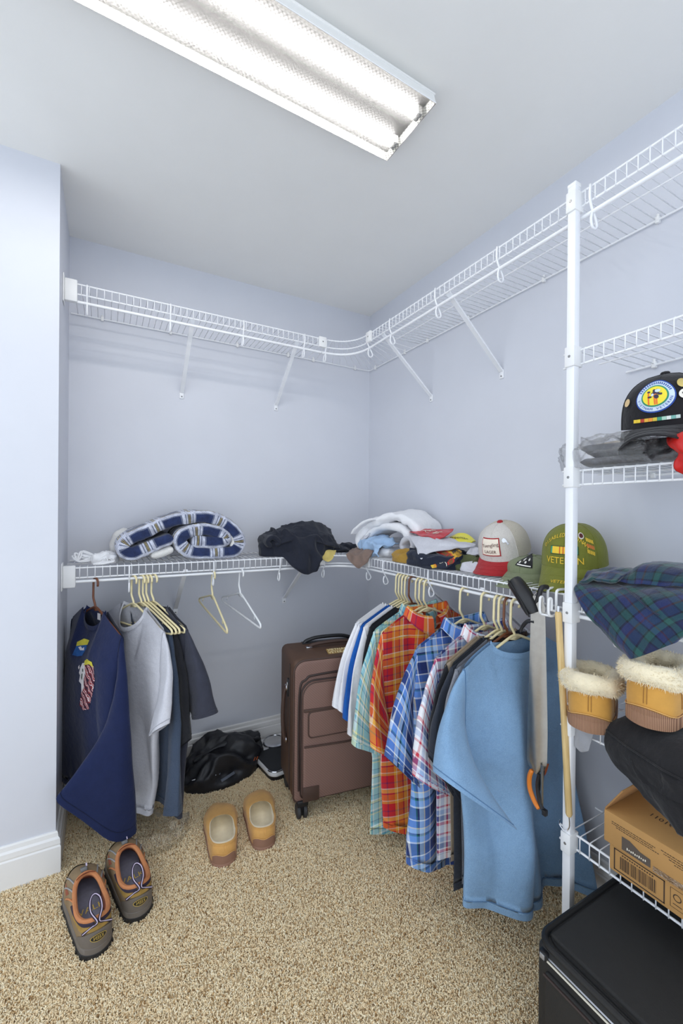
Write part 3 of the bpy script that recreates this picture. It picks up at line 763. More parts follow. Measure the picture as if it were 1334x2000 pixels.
Shirt('black_tee', 'faded black short-sleeved tee hanging beside the empty hangers', 'shirt', .184, YROD, A, BLKT, -.905, seed=37, th=.022, fold=.012, kx=17, rid=.016, nth=.022,
      sleeves=[(1, (.345, -.48), (.235, -.515), .03, .04), (-1, (.235, -.45), (.18, -.48), 0, .012)], w1=.225, w2=.21, skew=.03)
# ------------------------------------------------------------------ soft-shape helpers
def ridged(x, y, z): return 1-2*abs(noise.noise((x, y, z)))
def lump(name, outline, h, m, seed=0, fold=.008, k=(14, 14, 14), e1=.7, e2=.8, na=80, nr=26, post=None, parent=None, rough=.003, kr=45., rel=None, tuck=.06):
    """crumpled cloth heap: closed outline (x, y[, local height factor]), rounded section, ridged folds"""
    O = smooth_path([(p[0], p[1], (p[2] if len(p) > 2 else 1.)) for p in outline], max(2, na//len(outline)), True)
    n = len(O); c = np.mean(np.array(O)[:, :2], 0); rows = []; uv = []
    phis = list(np.linspace(0, PI/2, nr))+[PI/2*1.18, PI/2*1.34]
    for q, ph in enumerate(phis):
        R = math.sin(min(ph, PI/2))**e1; zz = max(0, math.cos(ph))**e2 if ph < PI/2 else 0
        if ph > PI/2: R = 1-(ph-PI/2)*tuck*4
        row = []
        for (ox, oy, hf) in O:
            x = c[0]+(ox-c[0])*R; y = c[1]+(oy-c[1])*R
            hh = h*((1-R)+hf*R) if hf != 1 else h
            z = hh*zz
            if ph <= PI/2:
                wx = .4*noise.noise((x*6+seed, y*6, 3.1)); 
                f = ridged(x*k[0]+wx*4+seed, y*k[1]-wx*3, z*k[2]+seed*.7)
                f2 = noise.noise((x*kr+seed, y*kr, z*kr))
                amt = min(1, .25+zz*1.6)
                dx, dy = (ox-c[0]), (oy-c[1]); l = math.hypot(dx, dy)+1e-6
                d = (fold*(f-.35)+rough*f2)*amt
                x += dx/l*d*R; y += dy/l*d*R; z = max(.0005, z+d*(.4+.6*zz))
            else: z = .0005+.004*(1-(ph-PI/2)*0)
            if ph > PI/2: z = .0005
            row.append((x, y, z)); uv.append((x, y+z))
        rows.append(row)
    P = np.array(rows)
    if post: P = np.array([[post(*p) for p in r] for r in P])
    v, f = grid(P, False, True); f.append(tuple(range((len(rows)-1)*n, len(rows)*n)))
    return obj(name, (v, f), m, parent, uv=uv, sharp=None)
def ribbon(name, prof, t, y0, y1, m, parent=None, seed=0, wob=.004, n=5, rnd=None, closed=False, tw=None, yv=None, kk=9.):
    """folded cloth slab: profile in xz swept as a thick band between y0 and y1, all edges rounded"""
    Pf = smooth_path([(p[0], 0, p[1]) for p in prof], n); N = len(Pf)
    rnd = rnd or t/2; hw = (y1-y0)/2; yc = (y0+y1)/2
    sec = []
    for k in range(9): a = PI/2-PI*k/8; sec.append((math.sin(a)*t/2, hw-rnd+math.cos(a)*rnd))
    for k in range(1, 5): sec.append((-t/2, (hw-rnd)*(1-2*k/5)))
    for k in range(9): a = -PI/2+PI*k/8; sec.append((math.sin(a)*t/2, -(hw-rnd)-math.cos(a)*rnd))
    for k in range(1, 5): sec.append((t/2, -(hw-rnd)*(1-2*k/5)))
    rows = []; uv = []; L = 0; per = [0]
    for i in range(1, len(sec)): per.append(per[-1]+math.dist(sec[i], sec[i-1]))
    for i in range(N):
        a = Vector(Pf[max(i-1, 0)]); b = Vector(Pf[min(i+1, N-1)]); d = (b-a).normalized(); nn = Vector((-d.z, 0, d.x))
        if i: L += (Vector(Pf[i])-Vector(Pf[i-1])).length
        e = min(1, min(i, N-1-i)/2.5+.45) if not closed else 1
        p = Vector(Pf[i]); row = []
        sh = yv(i/(N-1)) if yv else 0
        for j, (sn, sy) in enumerate(sec):
            q = p+nn*(sn*e)+Vector((0, yc+sy*(1 if e > .95 else .985)+sh, 0))
            w = wob*noise.noise((q.x*kk+seed, q.y*kk, q.z*kk+seed))+wob*.5*ridged(q.x*24+seed, q.y*11, q.z*24)
            q = q+nn*w+Vector((0, w*.8, 0)); row.append(tuple(q)); uv.append((L, per[j]))
        rows.append(row)
    v, f = grid(rows, False, True); m_ = len(sec)
    f.append(tuple(range(m_))[::-1]); f.append(tuple(range((N-1)*m_, N*m_)))
    return obj(name, (v, f), m, parent, uv=uv, sharp=None)

# ------------------------------------------------------------------ shoes
class Shoe:
    def __init__(s, root, outer, inner, zs, n=8, p=1.35, q=2.1, bulge=.006):
        s.r = root; s.zs = zs; s.p, s.q, s.b = p, q, bulge
        s.O = np.array([(x, y, 0) for x, y, _ in smooth_path([(a, b, 0) for a, b in outer], n, True)])
        s.I = np.array(smooth_path(inner, n, True)); s.N = len(s.O)
        c = s.O.mean(0); d = s.O-c; s.nrm = d/np.linalg.norm(d, axis=1)[:, None]
    def P(s, i, h, off=0.):
        """i: float index round the outline, h: 0 sole edge .. 1 opening"""
        i0 = int(math.floor(i)) % s.N; i1 = (i0+1) % s.N; f = i-math.floor(i)
        o = s.O[i0]*(1-f)+s.O[i1]*f; n = s.I[i0]*(1-f)+s.I[i1]*f; nr = s.nrm[i0]*(1-f)+s.nrm[i1]*f
        e = h**s.p; g = 1-(1-h)**s.q
        xy = o*(1-e)+n*e+nr*(s.b*math.sin(PI*min(1, h*1.0))+off)
        return (xy[0], xy[1], s.zs+(n[2]-s.zs)*g+off*.4)
    def upper(s, m, nh=12, name='upper'):
        rows = [[s.P(i, h) for i in range(s.N)] for h in np.linspace(0, 1, nh)]
        return obj(name, grid(rows, False, True), m, s.r, sharp=None)
    def lining(s, m, depth, k=.84, name='lining', lip=.003):
        top = [s.P(i, 1) for i in range(s.N)]; c = s.O.mean(0); ci = s.I.mean(0)
        rows = [top, [tuple(np.array(t)+np.array((0, 0, lip))+.06*(ci-np.array(t))*np.array((1, 1, 0))) for t in top]]
        for f in (.35, .7, 1.):
            row = []
            for i, t in enumerate(top):
                tgt = c+(s.O[i]-c)*k; a = np.array(t)*(1-f)+tgt*f
                ff = math.sin(f*PI/2); a[:2] = np.array(t)[:2]*.9*(1-f)+ci[:2]*.1*(1-f)+tgt[:2]*f
                a[2] = t[2]*(1-f)+depth*f; row.append(tuple(a))
            rows.append(row)
        v, f = grid(rows, False, True); f.append(tuple(range(4*s.N, 5*s.N)))
        return obj(name, (v, f), m, s.r, sharp=None)
    def sole(s, m, z0, z1, grow=.004, name='sole', parent=None, rng=None):
        rows = []
        for z, g in ((z0, grow*.2), (z0+.001, grow), (z1-.002, grow), (z1, grow*.4)):
            rows.append([tuple(s.O[i]+s.nrm[i]*g+np.array((0, 0, z))) for i in range(s.N)])
        v, f = grid(rows, False, True); f.append(tuple(range(s.N))[::-1]); f.append(tuple(range(3*s.N, 4*s.N)))
        return obj(name, (v, f), m, s.r, sharp=50)
    def patch(s, name, i0, i1, h0, h1, m, off=.0015, ni=20, nh=6, parent=None):
        h0f = h0 if callable(h0) else (lambda t: h0); h1f = h1 if callable(h1) else (lambda t: h1)
        rows = [[s.P(i0+(i1-i0)*k/ni, h0f(k/ni)+(h1f(k/ni)-h0f(k/ni))*j/nh, off) for k in range(ni+1)] for j in range(nh+1)]
        return obj(name, grid(rows), m, parent or s.r, sharp=None)
    def line(s, name, fn, m, r=.0008, n=30, off=.002, parent=None):
        return obj(name, tube([s.P(*fn(k/n), off) for k in range(n+1)], r, 5), m, parent or s.r)
# control points run: toe(0), right ball, right waist, right heel, heel(4), left ...
TAN = mat('tan suede', srgb(212, 160, 88), .85, bump=(500, .2), var=.12, vscale=18, sheen=.2)
RUB = mat('brown rubber', srgb(150, 112, 92), .7, bump=(300, .2))
LIN = mat('cream pile lining', srgb(252, 236, 206), .95, bump=(500, .5, .002), var=.06, vscale=60, sheen=.3)
THR = mat('tan thread', srgb(226, 178, 110), .8)
def moccasin(label, loc, rz, mirror):
    sx = -1 if mirror else 1
    r = thing('moccasin_slipper', label, 'slipper', loc, rz)
    WK = 1.22; out = [(x*WK, y*1.04) for x, y in [(0.012*sx, .146), (.040, .118), (.052, .066), (.047, 0), (.040, -.07), (.030, -.122), (0, -.140), (-.030, -.122), (-.040, -.07), (-.044, 0), (-.050, .066), (-.036, .118)]]
    inn = [(0, .020, .072), (.022, .016, .070), (.034, .0, .066), (.037, -.035, .063), (.037, -.07, .064), (.026, -.112, .072), (0, -.128, .076), (-.026, -.112, .072), (-.037, -.07, .064), (-.037, -.035, .063), (-.034, .0, .066), (-.022, .016, .070)]
    inn = [(x*WK, y*1.04, z) for x, y, z in inn]
    s = Shoe(r, out, inn, .012, 8, 1.5, 2.3, .005)
    u = s.upper(TAN, 14); N = s.N
    s.sole(RUB, 0, .014, .003)
    s.lining(LIN, .020, .80)
    # moccasin toe seam, collar piping, heel patch
    s.patch('heel_patch', N/2-9, N/2+9, 0., lambda t: .18+.12*math.cos((t-.5)*2*PI*1.5)*-.35+.10*math.sin(t*PI), RUB, .0022, 24, 5)
    s.line('heel_stitch', lambda t: (N/2-9+18*t, .19+.12*math.cos((t-.5)*2*PI*1.5)*-.35+.10*math.sin(t*PI)), THR, .0009, 30, .0035)
    s.line('toe_seam', lambda t: (-20+40*t, .30), THR, .0012, 50, .001)
    s.line('collar_band', lambda t: (N/2-20+40*t, .86), TAN, .0042, 40, .001)
    for d in (-.8, .8): s.line('heel_stitch', lambda t: (N/2+d*1.2, .42+.36*t), THR, .0006, 10, .0012)
    s.line('side_stitch', lambda t: (N*.5+14+6*t, .45+.25*t), THR, .0006, 10, .0012)
moccasin('tan suede moccasin slipper, heel nearer the hiking shoes', (.395, 1.648, .004), math.radians(-9), True)
moccasin('tan suede moccasin slipper beside the suitcase wheel', (.550, 1.652, .004), math.radians(-12), False)

TAUPE = mat('taupe nubuck', srgb(140, 118, 88), .8, bump=(400, .2), var=.14, vscale=20)
OLIV = mat('ochre mesh', srgb(158, 126, 62), .85, bump=(600, .3), var=.15, vscale=50)
GREYR = mat('grey rubber', srgb(112, 104, 96), .65, var=.05)
BLKR = mat('black rubber', srgb(34, 33, 33), .6, bump=(200, .2))
ORG = mat('orange brown padding', srgb(196, 128, 82), .85, bump=(600, .25), var=.1, vscale=25)
RUST = mat('rust lining', srgb(148, 82, 58), .9, bump=(500, .3), var=.1, vscale=30)
INS = mat('dark insole', srgb(112, 112, 126), .8, var=.3, vscale=20)
YEL = mat('mustard print', srgb(206, 176, 84), .8)
WEB = mat('dark purple webbing', srgb(44, 34, 52), .8)
WEBW = mat('pale lilac stitching', srgb(206, 192, 214), .8)
SILV = mat('silver webbing', srgb(158, 156, 156), .5, .3)
def hiking(label, loc, rz, mirror):
    sx = -1 if mirror else 1
    r = thing('hiking_shoe', label, 'shoe', loc, rz)
    out = [(0.012*sx, .155), (.042, .128), (.056, .074), (.050, .005), (.044, -.07), (.036, -.132), (0, -.154), (-.036, -.132), (-.044, -.07), (-.048, .005), (-.054, .074), (-.040, .128)]
    inn = [(0, .048, .098), (.020, .040, .094), (.032, .016, .086), (.038, -.03, .078), (.039, -.078, .080), (.028, -.122, .090), (0, -.138, .096), (-.028, -.122, .090), (-.039, -.078, .080), (-.038, -.03, .078), (-.032, .016, .086), (-.020, .040, .094)]
    s = Shoe(r, out, inn, .026, 8, 1.5, 2.0, .005); N = s.N
    s.upper(TAUPE, 14); s.sole(BLKR, 0, .016, .007, 'outsole'); s.sole(GREYR, .014, .032, .005, 'midsole')
    # tread blocks
    for k in range(0, N, 4):
        o = s.O[k]+s.nrm[k]*.0015
        obj('tread_lug', box(-.005, .0045, -.005, .005, .001, .012, .001), BLKR, r, loc=(o[0], o[1], 0), rot=(0, 0, math.atan2(s.nrm[k][1], s.nrm[k][0])))
    s.lining(RUST, .035, .76)
    ins = [(x*.70, y*.80-.006, .042) for x, y in [(p[0], p[1]) for p in s.O]]
    io = obj('insole', (ins, [tuple(range(N))]), INS, r, smooth=False)
    for tx, yy, sz in (('WALK', -.030, .030), ('EVERY', -.070, .017), ('STEP', -.088, .017)):
        obj('insole_print', xform(text2d(tx, sz), T(-.002, yy, .0428)), YEL, io, smooth=False)
    obj('insole_patch', xform(disc2d(.012, .022, 16), T(.016, -.085, .0425)), YEL, io, smooth=False)
    obj('collar', tube([s.P(i, .99) for i in range(N)], .0068, 8, True), ORG, r)
    # tongue rising in front of the opening
    tn = [[(x, .052-.012*k-.3*x*x/.03, .088+.020*k-14*x*x*(.3+.2*k)) for x in np.linspace(-.026, .026, 9)] for k in np.linspace(-.3, 1, 6)]
    obj('tongue', grid(tn), RUST, r, sharp=None)
    s.patch('toe_cap', -11, 11, 0, lambda t: .22+.22*math.sin(t*PI), BLKR, .003, 26, 5)
    s.patch('heel_cup', N/2-13, N/2+13, 0, lambda t: .10+.36*math.sin(t*PI)**.6, GREYR, .0035, 30, 6)
    for sd in (-1, 1):
        b = 0 if sd > 0 else 0
        c = (lambda a: a) if sd > 0 else (lambda a: N-a)
        s.patch('quarter_panel', c(N*.30), c(N*.44), .45, .88, OLIV, .0012, 12, 5)
        s.line('side_trim', lambda t: (c(N*.26+N*.22*t), .80), WEB, .003, 20, .0015)
        s.line('side_trim', lambda t: (c(N*.26+N*.22*t), .72), WEB, .0022, 20, .0015)
        for a in (.10, .155, .21):
            s.line('lace_loop', lambda t: (c(N*(a+.03*t)), .35+.6*t), SILV if a < .2 else ORG, .0026, 12, .001)
        s.patch('side_opening', c(N*.13), c(N*.20), lambda t: .42, lambda t: .46+.22*t, RUST, .0008, 8, 3)
    s.patch('heel_panel', N/2-7, N/2+7, .46, .82, OLIV, .0016, 16, 5)
    # heel loop of webbing with pale stitching
    cr = s.P(N/2, .80, .006); top = (0.004, -.112, .120)
    for sd in (-1, 1):
        a = s.P(N/2+sd*8, .42, .006); pts = smooth_path([a, tuple((np.array(a)*.45+np.array(cr)*.55)), (cr[0]-sd*.003, cr[1]-.003-.002*sd, cr[2]+.004), (-sd*.014, -.128, .112), (-sd*.013, -.108, .126), (-sd*.006, -.094, .130), (0, -.091, .131)], 5)
        o = obj('heel_loop', tube(pts, .0036, 6), WEB, r); obj('stitching', tube([(x, y-.0028, z+.0022) for x, y, z in pts], .0013, 5), WEBW, o)
    # maker's oval on the heel
    def hp(x, y): return s.P(N/2+x*150, .26+y*10., .006)
    lo = obj('heel_badge', wrap(disc2d(.027, .0098, 24, (0, 0), 3), hp), YEL, r, smooth=False)
    obj('badge_field', wrap(disc2d(.0252, .0083, 24, (0, 0), 3), lambda x, y: tuple(np.array(hp(x, y))+np.array((0, -.0006, .0002)))), BLKR, lo, smooth=False)
    obj('lettering', wrap(text2d('KEEN', .014), lambda x, y: tuple(np.array(hp(x, y))+np.array((0, -.0012, .0004)))), YEL, lo, smooth=False)
    cl = obj('cord_lock', box(-.009, .009, -.012, .012, -.006, .006, .003), mat('grey plastic', srgb(112, 112, 112), .5), r, loc=(0, .072, .098), rot=(-.5, 0, 0))
    obj('cord', tube(arc((.008, 0, .006), .007, 0, PI, 8, 'yz'), .0018, 6), WEBW, cl)
hiking('taupe hiking shoe with grey heel, beside the wall corner', (-.040, 1.522, .004), math.radians(11), True)
hiking('taupe hiking shoe touching the navy sweatshirt sleeve', (.076, 1.585, .004), math.radians(9), False)

# ------------------------------------------------------------------ suitcase
def twill(name, c):
    t = NT(name); b = t.b; b.inputs['Roughness'].default_value = .7
    wv = t.add('ShaderNodeTexWave'); wv.inputs['Scale'].default_value = 60; wv.inputs['Distortion'].default_value = .6; wv.bands_direction = 'DIAGONAL'
    t.link(t.coord(), wv.inputs['Vector'])
    r = t.ramp(wv.outputs[0], [(0, tuple(x*.82 for x in c[:3])+(1,)), (1, c)]); t.link(r.outputs[0], b.inputs['Base Color'])
    t.bump(wv.outputs[0], .15, .0006); n = t.noise(700, 2); t.bump(n.outputs[0], .2, .0006); return t.m
SUIT = twill('brown suitcase twill', srgb(132, 102, 92)); SUITD = mat('dark brown webbing', srgb(72, 52, 44), .6, bump=(500, .3), var=.08)
SUITS = mat('brown suitcase side', srgb(84, 60, 46), .6, bump=(500, .2), var=.1)
ZIP = mat('zipper tape', srgb(52, 38, 34), .55, bump=(900, .4)); BLK = mat('black plastic', srgb(28, 28, 31), .4)
GOLD = mat('gold badge', srgb(232, 208, 130), .35, .7); CHROME = mat('chrome', srgb(205, 205, 208), .18, 1)
def rrect(x0, x1, z0, z1, r, n=6, rb=None):
    rb = r if rb is None else rb; P = []
    for cx, cz, a0, rr in ((x1-r, z1-r, 0, r), (x0+r, z1-r, PI/2, r), (x0+rb, z0+rb, PI, rb), (x1-rb, z0+rb, 1.5*PI, rb)):
        for k in range(n+1): a = a0+PI/2*k/n; P.append((cx+rr*math.cos(a), cz+rr*math.sin(a)))
    return P
def panel(x0, x1, z0, z1, r, y, t, rb=None, dome=0.):
    """raised panel facing -y from plane y"""
    P = rrect(x0, x1, z0, z1, r, 6, rb); c = ((x0+x1)/2, (z0+z1)/2); rows = []
    for f, o in ((1, 0), (1, t*.6), (.985, t*.92), (.95, t), (.6, t+dome*.7), (.2, t+dome)):
        rows.append([(c[0]+(x-c[0])*f, y-o, c[1]+(z-c[1])*f) for x, z in P])
    v, fa = grid(rows, False, True); n = len(P); fa.append(tuple(range(5*n, 6*n))); return v, fa
def suitcase():
    r = thing('suitcase', 'upright brown soft-sided rolling suitcase in the corner', 'suitcase', (.900, 1.694, 0), math.radians(-9))
    w, d, z0, z1 = .215, .128, .076, .648
    obj('body', box(-w, w, -d, d, z0, z1, .028, 4), SUITS, r)
    # fabric front section with rounded top
    obj('front_shell', panel(-w+.004, w-.004, z0+.004, z1-.004, .045, -d+.004, .012, .02), SUIT, r)
    fp = obj('front_pocket', panel(-w+.032, w-.032, z0+.02, z1-.085, .055, -d-.008, .022, .02, .004), SUIT, r)
    yf = -d-.008-.022
    def piping(name, x0, x1, za, zb, rr, y, rad, m, rb=None, par=None):
        return obj(name, tube([(x, y, z) for x, z in rrect(x0, x1, za, zb, rr, 6, rb)], rad, 6, True), m, par or r)
    piping('zipper', -w+.030, w-.030, z0+.018, z1-.083, .056, -d-.012, .004, ZIP, .02)
    piping('piping', -w+.034, w-.034, z0+.022, z1-.087, .054, yf+.004, .0028, SUITD, .02)
    piping('edge_piping', -w+.002, w-.002, z0+.002, z1-.002, .046, -d-.002, .004, SUITD, .022)
    # arch of zipper above the pocket
    obj('zipper', tube(smooth_path([(-w+.022, -d-.010, z0+.05), (-w+.022, -d-.010, z1-.14), (-w+.05, -d-.010, z1-.076), (-w+.10, -d-.010, z1-.062), (w-.10, -d-.010, z1-.058), (w-.03, -d-.01, z1-.08)], 6), .0045, 6), ZIP, r)
    pk = obj('upper_pocket', panel(-w+.055, w-.055, z0+.27, z1-.20, .016, yf, .006, None, .002), SUIT, r)
    piping('pocket_trim', -w+.055, w-.055, z0+.27, z1-.20, .016, yf-.004, .0032, SUITD, None, pk)
    obj('pocket_flap', box(-w+.036, w-.036, yf-.006, yf+.003, z1-.20, z1-.188, .002), SUITD, r)
    obj('lower_pocket', panel(-w+.036, w-.036, z0+.022, z0+.235, .012, yf+.002, .008, None, .004), SUIT, r)
    obj('lower_pocket_trim', tube([(-w+.038, yf-.006, z0+.235), (0, yf-.009, z0+.231), (w-.038, yf-.006, z0+.235)], .0035, 6), SUITD, r)
    for sx in (-1, 1):
        obj('corner_guard', box(sx*(w-.066)-.034, sx*(w-.066)+.034, yf-.011, yf-.004, z0+.018, z0+.076, .003), SUITD, r)
    # badge VIETNAM VETERAN
    bd = thing('veteran_badge', None, None); bd.parent = r; bd.location = (.035, -d-.0095, z1-.036)
    bpl = box(-.050, .050, -.0015, .001, -.022, .020, .001); bpl = obj('badge_plate', bpl, GOLD, r); bpl.location = (-.005, -.072, z1+.0035); bpl.rotation_euler = (-PI/2+.25, 0, 0)
    dk = mat('badge enamel', srgb(150, 118, 62), .5)
    bpl.data.materials[0] = dk
    for tx, zz in (('VIETNAM', .009), ('VETERAN', -.0105)):
        t2 = text2d(tx, .0225); obj('lettering', ([(x, -.0024, y+zz) for x, y, z in t2[0]], t2[1]), mat('pale gold enamel', srgb(252, 238, 190), .4), bpl, smooth=False)
    bpl.name = 'veteran_badge'; bpl['label'] = 'gold badge reading VIETNAM VETERAN'
    bpy.data.objects.remove(bd)
    # handles
    hd = obj('top_handle', tube(smooth_path([(-.11, .012, z1+.002), (-.09, .012, z1+.014), (0, .010, z1+.020), (.09, .012, z1+.014), (.11, .012, z1+.002)], 5), [.006]+[.008]*19+[.006], 8), SUITD, r)
    for sx in (-1, 1): obj('handle_ring', box(sx*.112-.014, sx*.112+.014, .004, .020, z1-.002, z1+.007, .002), CHROME, hd)
    obj('pull_handle', tube(smooth_path([(-.115, .085, z1+.001), (-.10, .085, z1+.012), (-.05, .085, z1+.022), (.05, .085, z1+.022), (.10, .085, z1+.012), (.115, .085, z1+.001)], 5), .0085, 8), BLK, r)
    obj('handle_plate', box(-.125, .125, .070, .103, z1-.001, z1+.004, .002), BLK, r)
    sh = obj('side_handle', tube(smooth_path([(-w-.002, -.02, z0+.43), (-w-.014, -.02, z0+.40), (-w-.019, -.02, z0+.31), (-w-.014, -.02, z0+.225), (-w-.002, -.02, z0+.195)], 5), .009, 8), SUITD, r)
    for zz in (.425, .205): obj('handle_ring', tube(arc((-w-.006, -.02, z0+zz), .013, 0, 2*PI, 12, 'yz'), .0025, 6), CHROME, sh)
    lk = obj('lock', box(-w-.008, -w+.002, -.062, -.040, z0+.40, z0+.475, .003), BLK, r)
    obj('dial_window', box(-w-.0095, -w-.007, -.056, -.046, z0+.43, z0+.46, .001), CHROME, lk)
    for sx in (-1, 1): obj('side_strip', tube([(sx*(w+.001), -.07, z0+.02), (sx*(w+.001), -.07, z1-.03)], .0035, 6), ZIP, r)
    # four twin-wheel casters
    for sx in (-1, 1):
        for sy in (-1, 1):
            cx, cy = sx*(w-.04), sy*(d-.03)-(.016 if sy < 0 else 0)
            c = obj('caster', merge(box(cx-.024, cx+.024, cy-.026, cy+.026, .056, .082, .006), box(cx-.004, cx+.004, cy-.018, cy+.018, .018, .060, .003)), BLK, r)
            for k in (-1, 1):
                wh = lathe([(.006, -.0075), (.026, -.0075), (.0295, -.004), (.0295, .004), (.026, .0075), (.006, .0075)], 22)
                obj('wheel', xform(wh, T(cx+k*.0135, cy, .030) @ RY(PI/2)), mat('wheel rubber', srgb(58, 58, 60), .55), c)
suitcase()

# ------------------------------------------------------------------ bathroom scale
def scale():
    r = thing('bathroom_scale', 'white dial bathroom scale with black mat behind the suitcase', 'scale', (.782, 2.028, 0), math.radians(8))
    SW = mat('scale white enamel', srgb(232, 232, 234), .3)
    P = rrect(-.135, .135, -.15, .15, .06, 8, .03)
    P = [(x, y-.016*(1-(x/.135)**2)*(1 if y < 0 else 0)) for x, y in P]
    obj('base', prism([(x*.93, y*.93) for x, y in P], .004, .03), BLK, r)
    v = []; rows = []
    for f, z in ((.97, .028), (1, .034), (1, .044), (.985, .050), (.5, .053), (.1, .054)): rows.append([(x*f, y*f, z) for x, y in P])
    a, b = grid(rows, False, True); b.append(tuple(range(5*len(P), 6*len(P))))
    obj('platform', (a, b), SW, r)
    mp = [(x*.95, min(y*.95, .02+.03*abs(x)/.13)) for x, y in P]
    obj('tread_mat', prism(mp, .0515, .0565), mat('ribbed black mat', srgb(40, 42, 46), .75, bump=(300, .4)), r)
    obj('mat_rim', tube([(x*.985, y*.985, .053) for x, y in P if y < .03], .0035, 6), CHROME, r)
    dl = obj('dial', lathe([(.052, .052), (.060, .056), (.060, .066), (.052, .070), (.050, .067)], 36, (0, .072, 0)), CHROME, r)
    obj('dial_face', xform(disc2d(.050, .050, 32), T(0, .072, .066)), mat('dial face', srgb(238, 234, 222), .5), dl, smooth=False)
    ink = mat('dial ink', srgb(60, 60, 60), .6)
    for k in range(24):
        a = 2*PI*k/24; obj('tick', xform(rect2d(.036, .046, -.0008, .0008, 1, 1), T(0, .072, .0665) @ RZ(a)), ink, dl, smooth=False)
    for k in range(8):
        obj('numeral', xform(text2d(str(k*40), .010), T(0, .072, .0665) @ RZ(PI/4*k) @ T(0, .031, 0)), ink, dl, smooth=False)
scale()

# ------------------------------------------------------------------ black jacket bag on the floor, clear plastic
BLKN = mat('black nylon', srgb(30, 31, 36), .5, bump=(60, .35, .004), var=.12, vscale=20)
GREYTAB = mat('grey webbing tab', srgb(92, 98, 110), .7)
def floor_bag():
    r = thing('black_bag', 'crumpled black nylon bag on the carpet against the back wall', 'bag', (.53, 2.055, .004))
    lump('body', [(-.20, -.09, .6), (-.06, -.125), (.08, -.085), (.145, -.03, .8), (.165, .06, 1), (.15, .115), (.02, .118), (-.12, .112), (-.20, .05, .7)], .155, BLKN, 4, .035, (9, 15, 12), .55, .75, 110, 40, parent=r, rough=.006, kr=26)
    # open mouth rolled over, straps and tabs
    obj('rolled_rim', tube(smooth_path([(-.17, -.02, .10), (-.06, -.01, .135), (.05, -.02, .142), (.13, .0, .12), (.148, .05, .09)], 6), [.010+.004*math.sin(k) for k in range(25)], 8), BLKN, r)
    obj('strap', box(-.035, .035, -.006, .006, -.0015, .0015, .001), GREYTAB, r, loc=(-.035, -.108, .040), rot=(.9, -.1, .35))
    t = obj('strap_tab', box(-.014, .014, -.018, .018, -.0015, .0015, .001), GREYTAB, r, loc=(-.075, -.092, .075), rot=(1., .2, -.5))
    obj('snap', lathe([(0, 0), (.004, 0), (.003, .002), (0, .0025)], 10), CHROME, t, loc=(0, 0, .0015))
    obj('zipper', tube(smooth_path([(-.19, -.095, .062), (-.13, -.108, .066), (-.09, -.112, .066)], 4), .003, 6), CHROME, r)
    og = mat('orange mark', srgb(200, 96, 40), .6)
    for k in (0, .012): obj('mark', box(-.0015, .0015, -.001, .001, -.009, .009), og, r, loc=(.095+k, -.088, .075), rot=(.3, .25, .3))
floor_bag()
def clear(name, dark=.0, rough=.08, a=.82):
    if name in MATS: return MATS[name]
    t = NT(name); tr = t.add('ShaderNodeBsdfTransparent'); tr.inputs[0].default_value = (.995-dark, .995-dark, .995-dark, 1)
    gl = t.add('ShaderNodeBsdfGlossy'); gl.inputs['Roughness'].default_value = rough
    mx = t.add('ShaderNodeMixShader'); lw = t.add('ShaderNodeLayerWeight'); lw.inputs[0].default_value = .35
    n = t.noise(40, 5, .7); bp = t.add('ShaderNodeBump'); bp.inputs['Strength'].default_value = .8; bp.inputs['Distance'].default_value = .01
    t.link(n.outputs[0], bp.inputs['Height']); t.link(bp.outputs[0], gl.inputs['Normal']); t.link(bp.outputs[0], lw.inputs['Normal'])
    f = t.math('MULTIPLY', lw.outputs['Facing'], 1-a+.35); f2 = t.math('ADD', f, 1-a-.08)
    t.link(f2, mx.inputs[0]); t.link(tr.outputs[0], mx.inputs[1]); t.link(gl.outputs[0], mx.inputs[2]); t.link(mx.outputs[0], t.out.inputs[0])
    MATS[name] = t.m; return t.m
PLAS = clear('clear plastic film', 0, .06, .86)
o = lump('plastic_bag', [(-.10, -.07), (0, -.10), (.09, -.06), (.11, .03), (.03, .10), (-.08, .09), (-.12, .02)], .06, PLAS, 9, .025, (16, 16, 20), .8, .9, 90, 30, rough=.01, kr=40)
o.location = (.185, 1.775, .006); tag(o, 'crumpled clear plastic bag on the carpet under the dark tees', 'plastic bag')
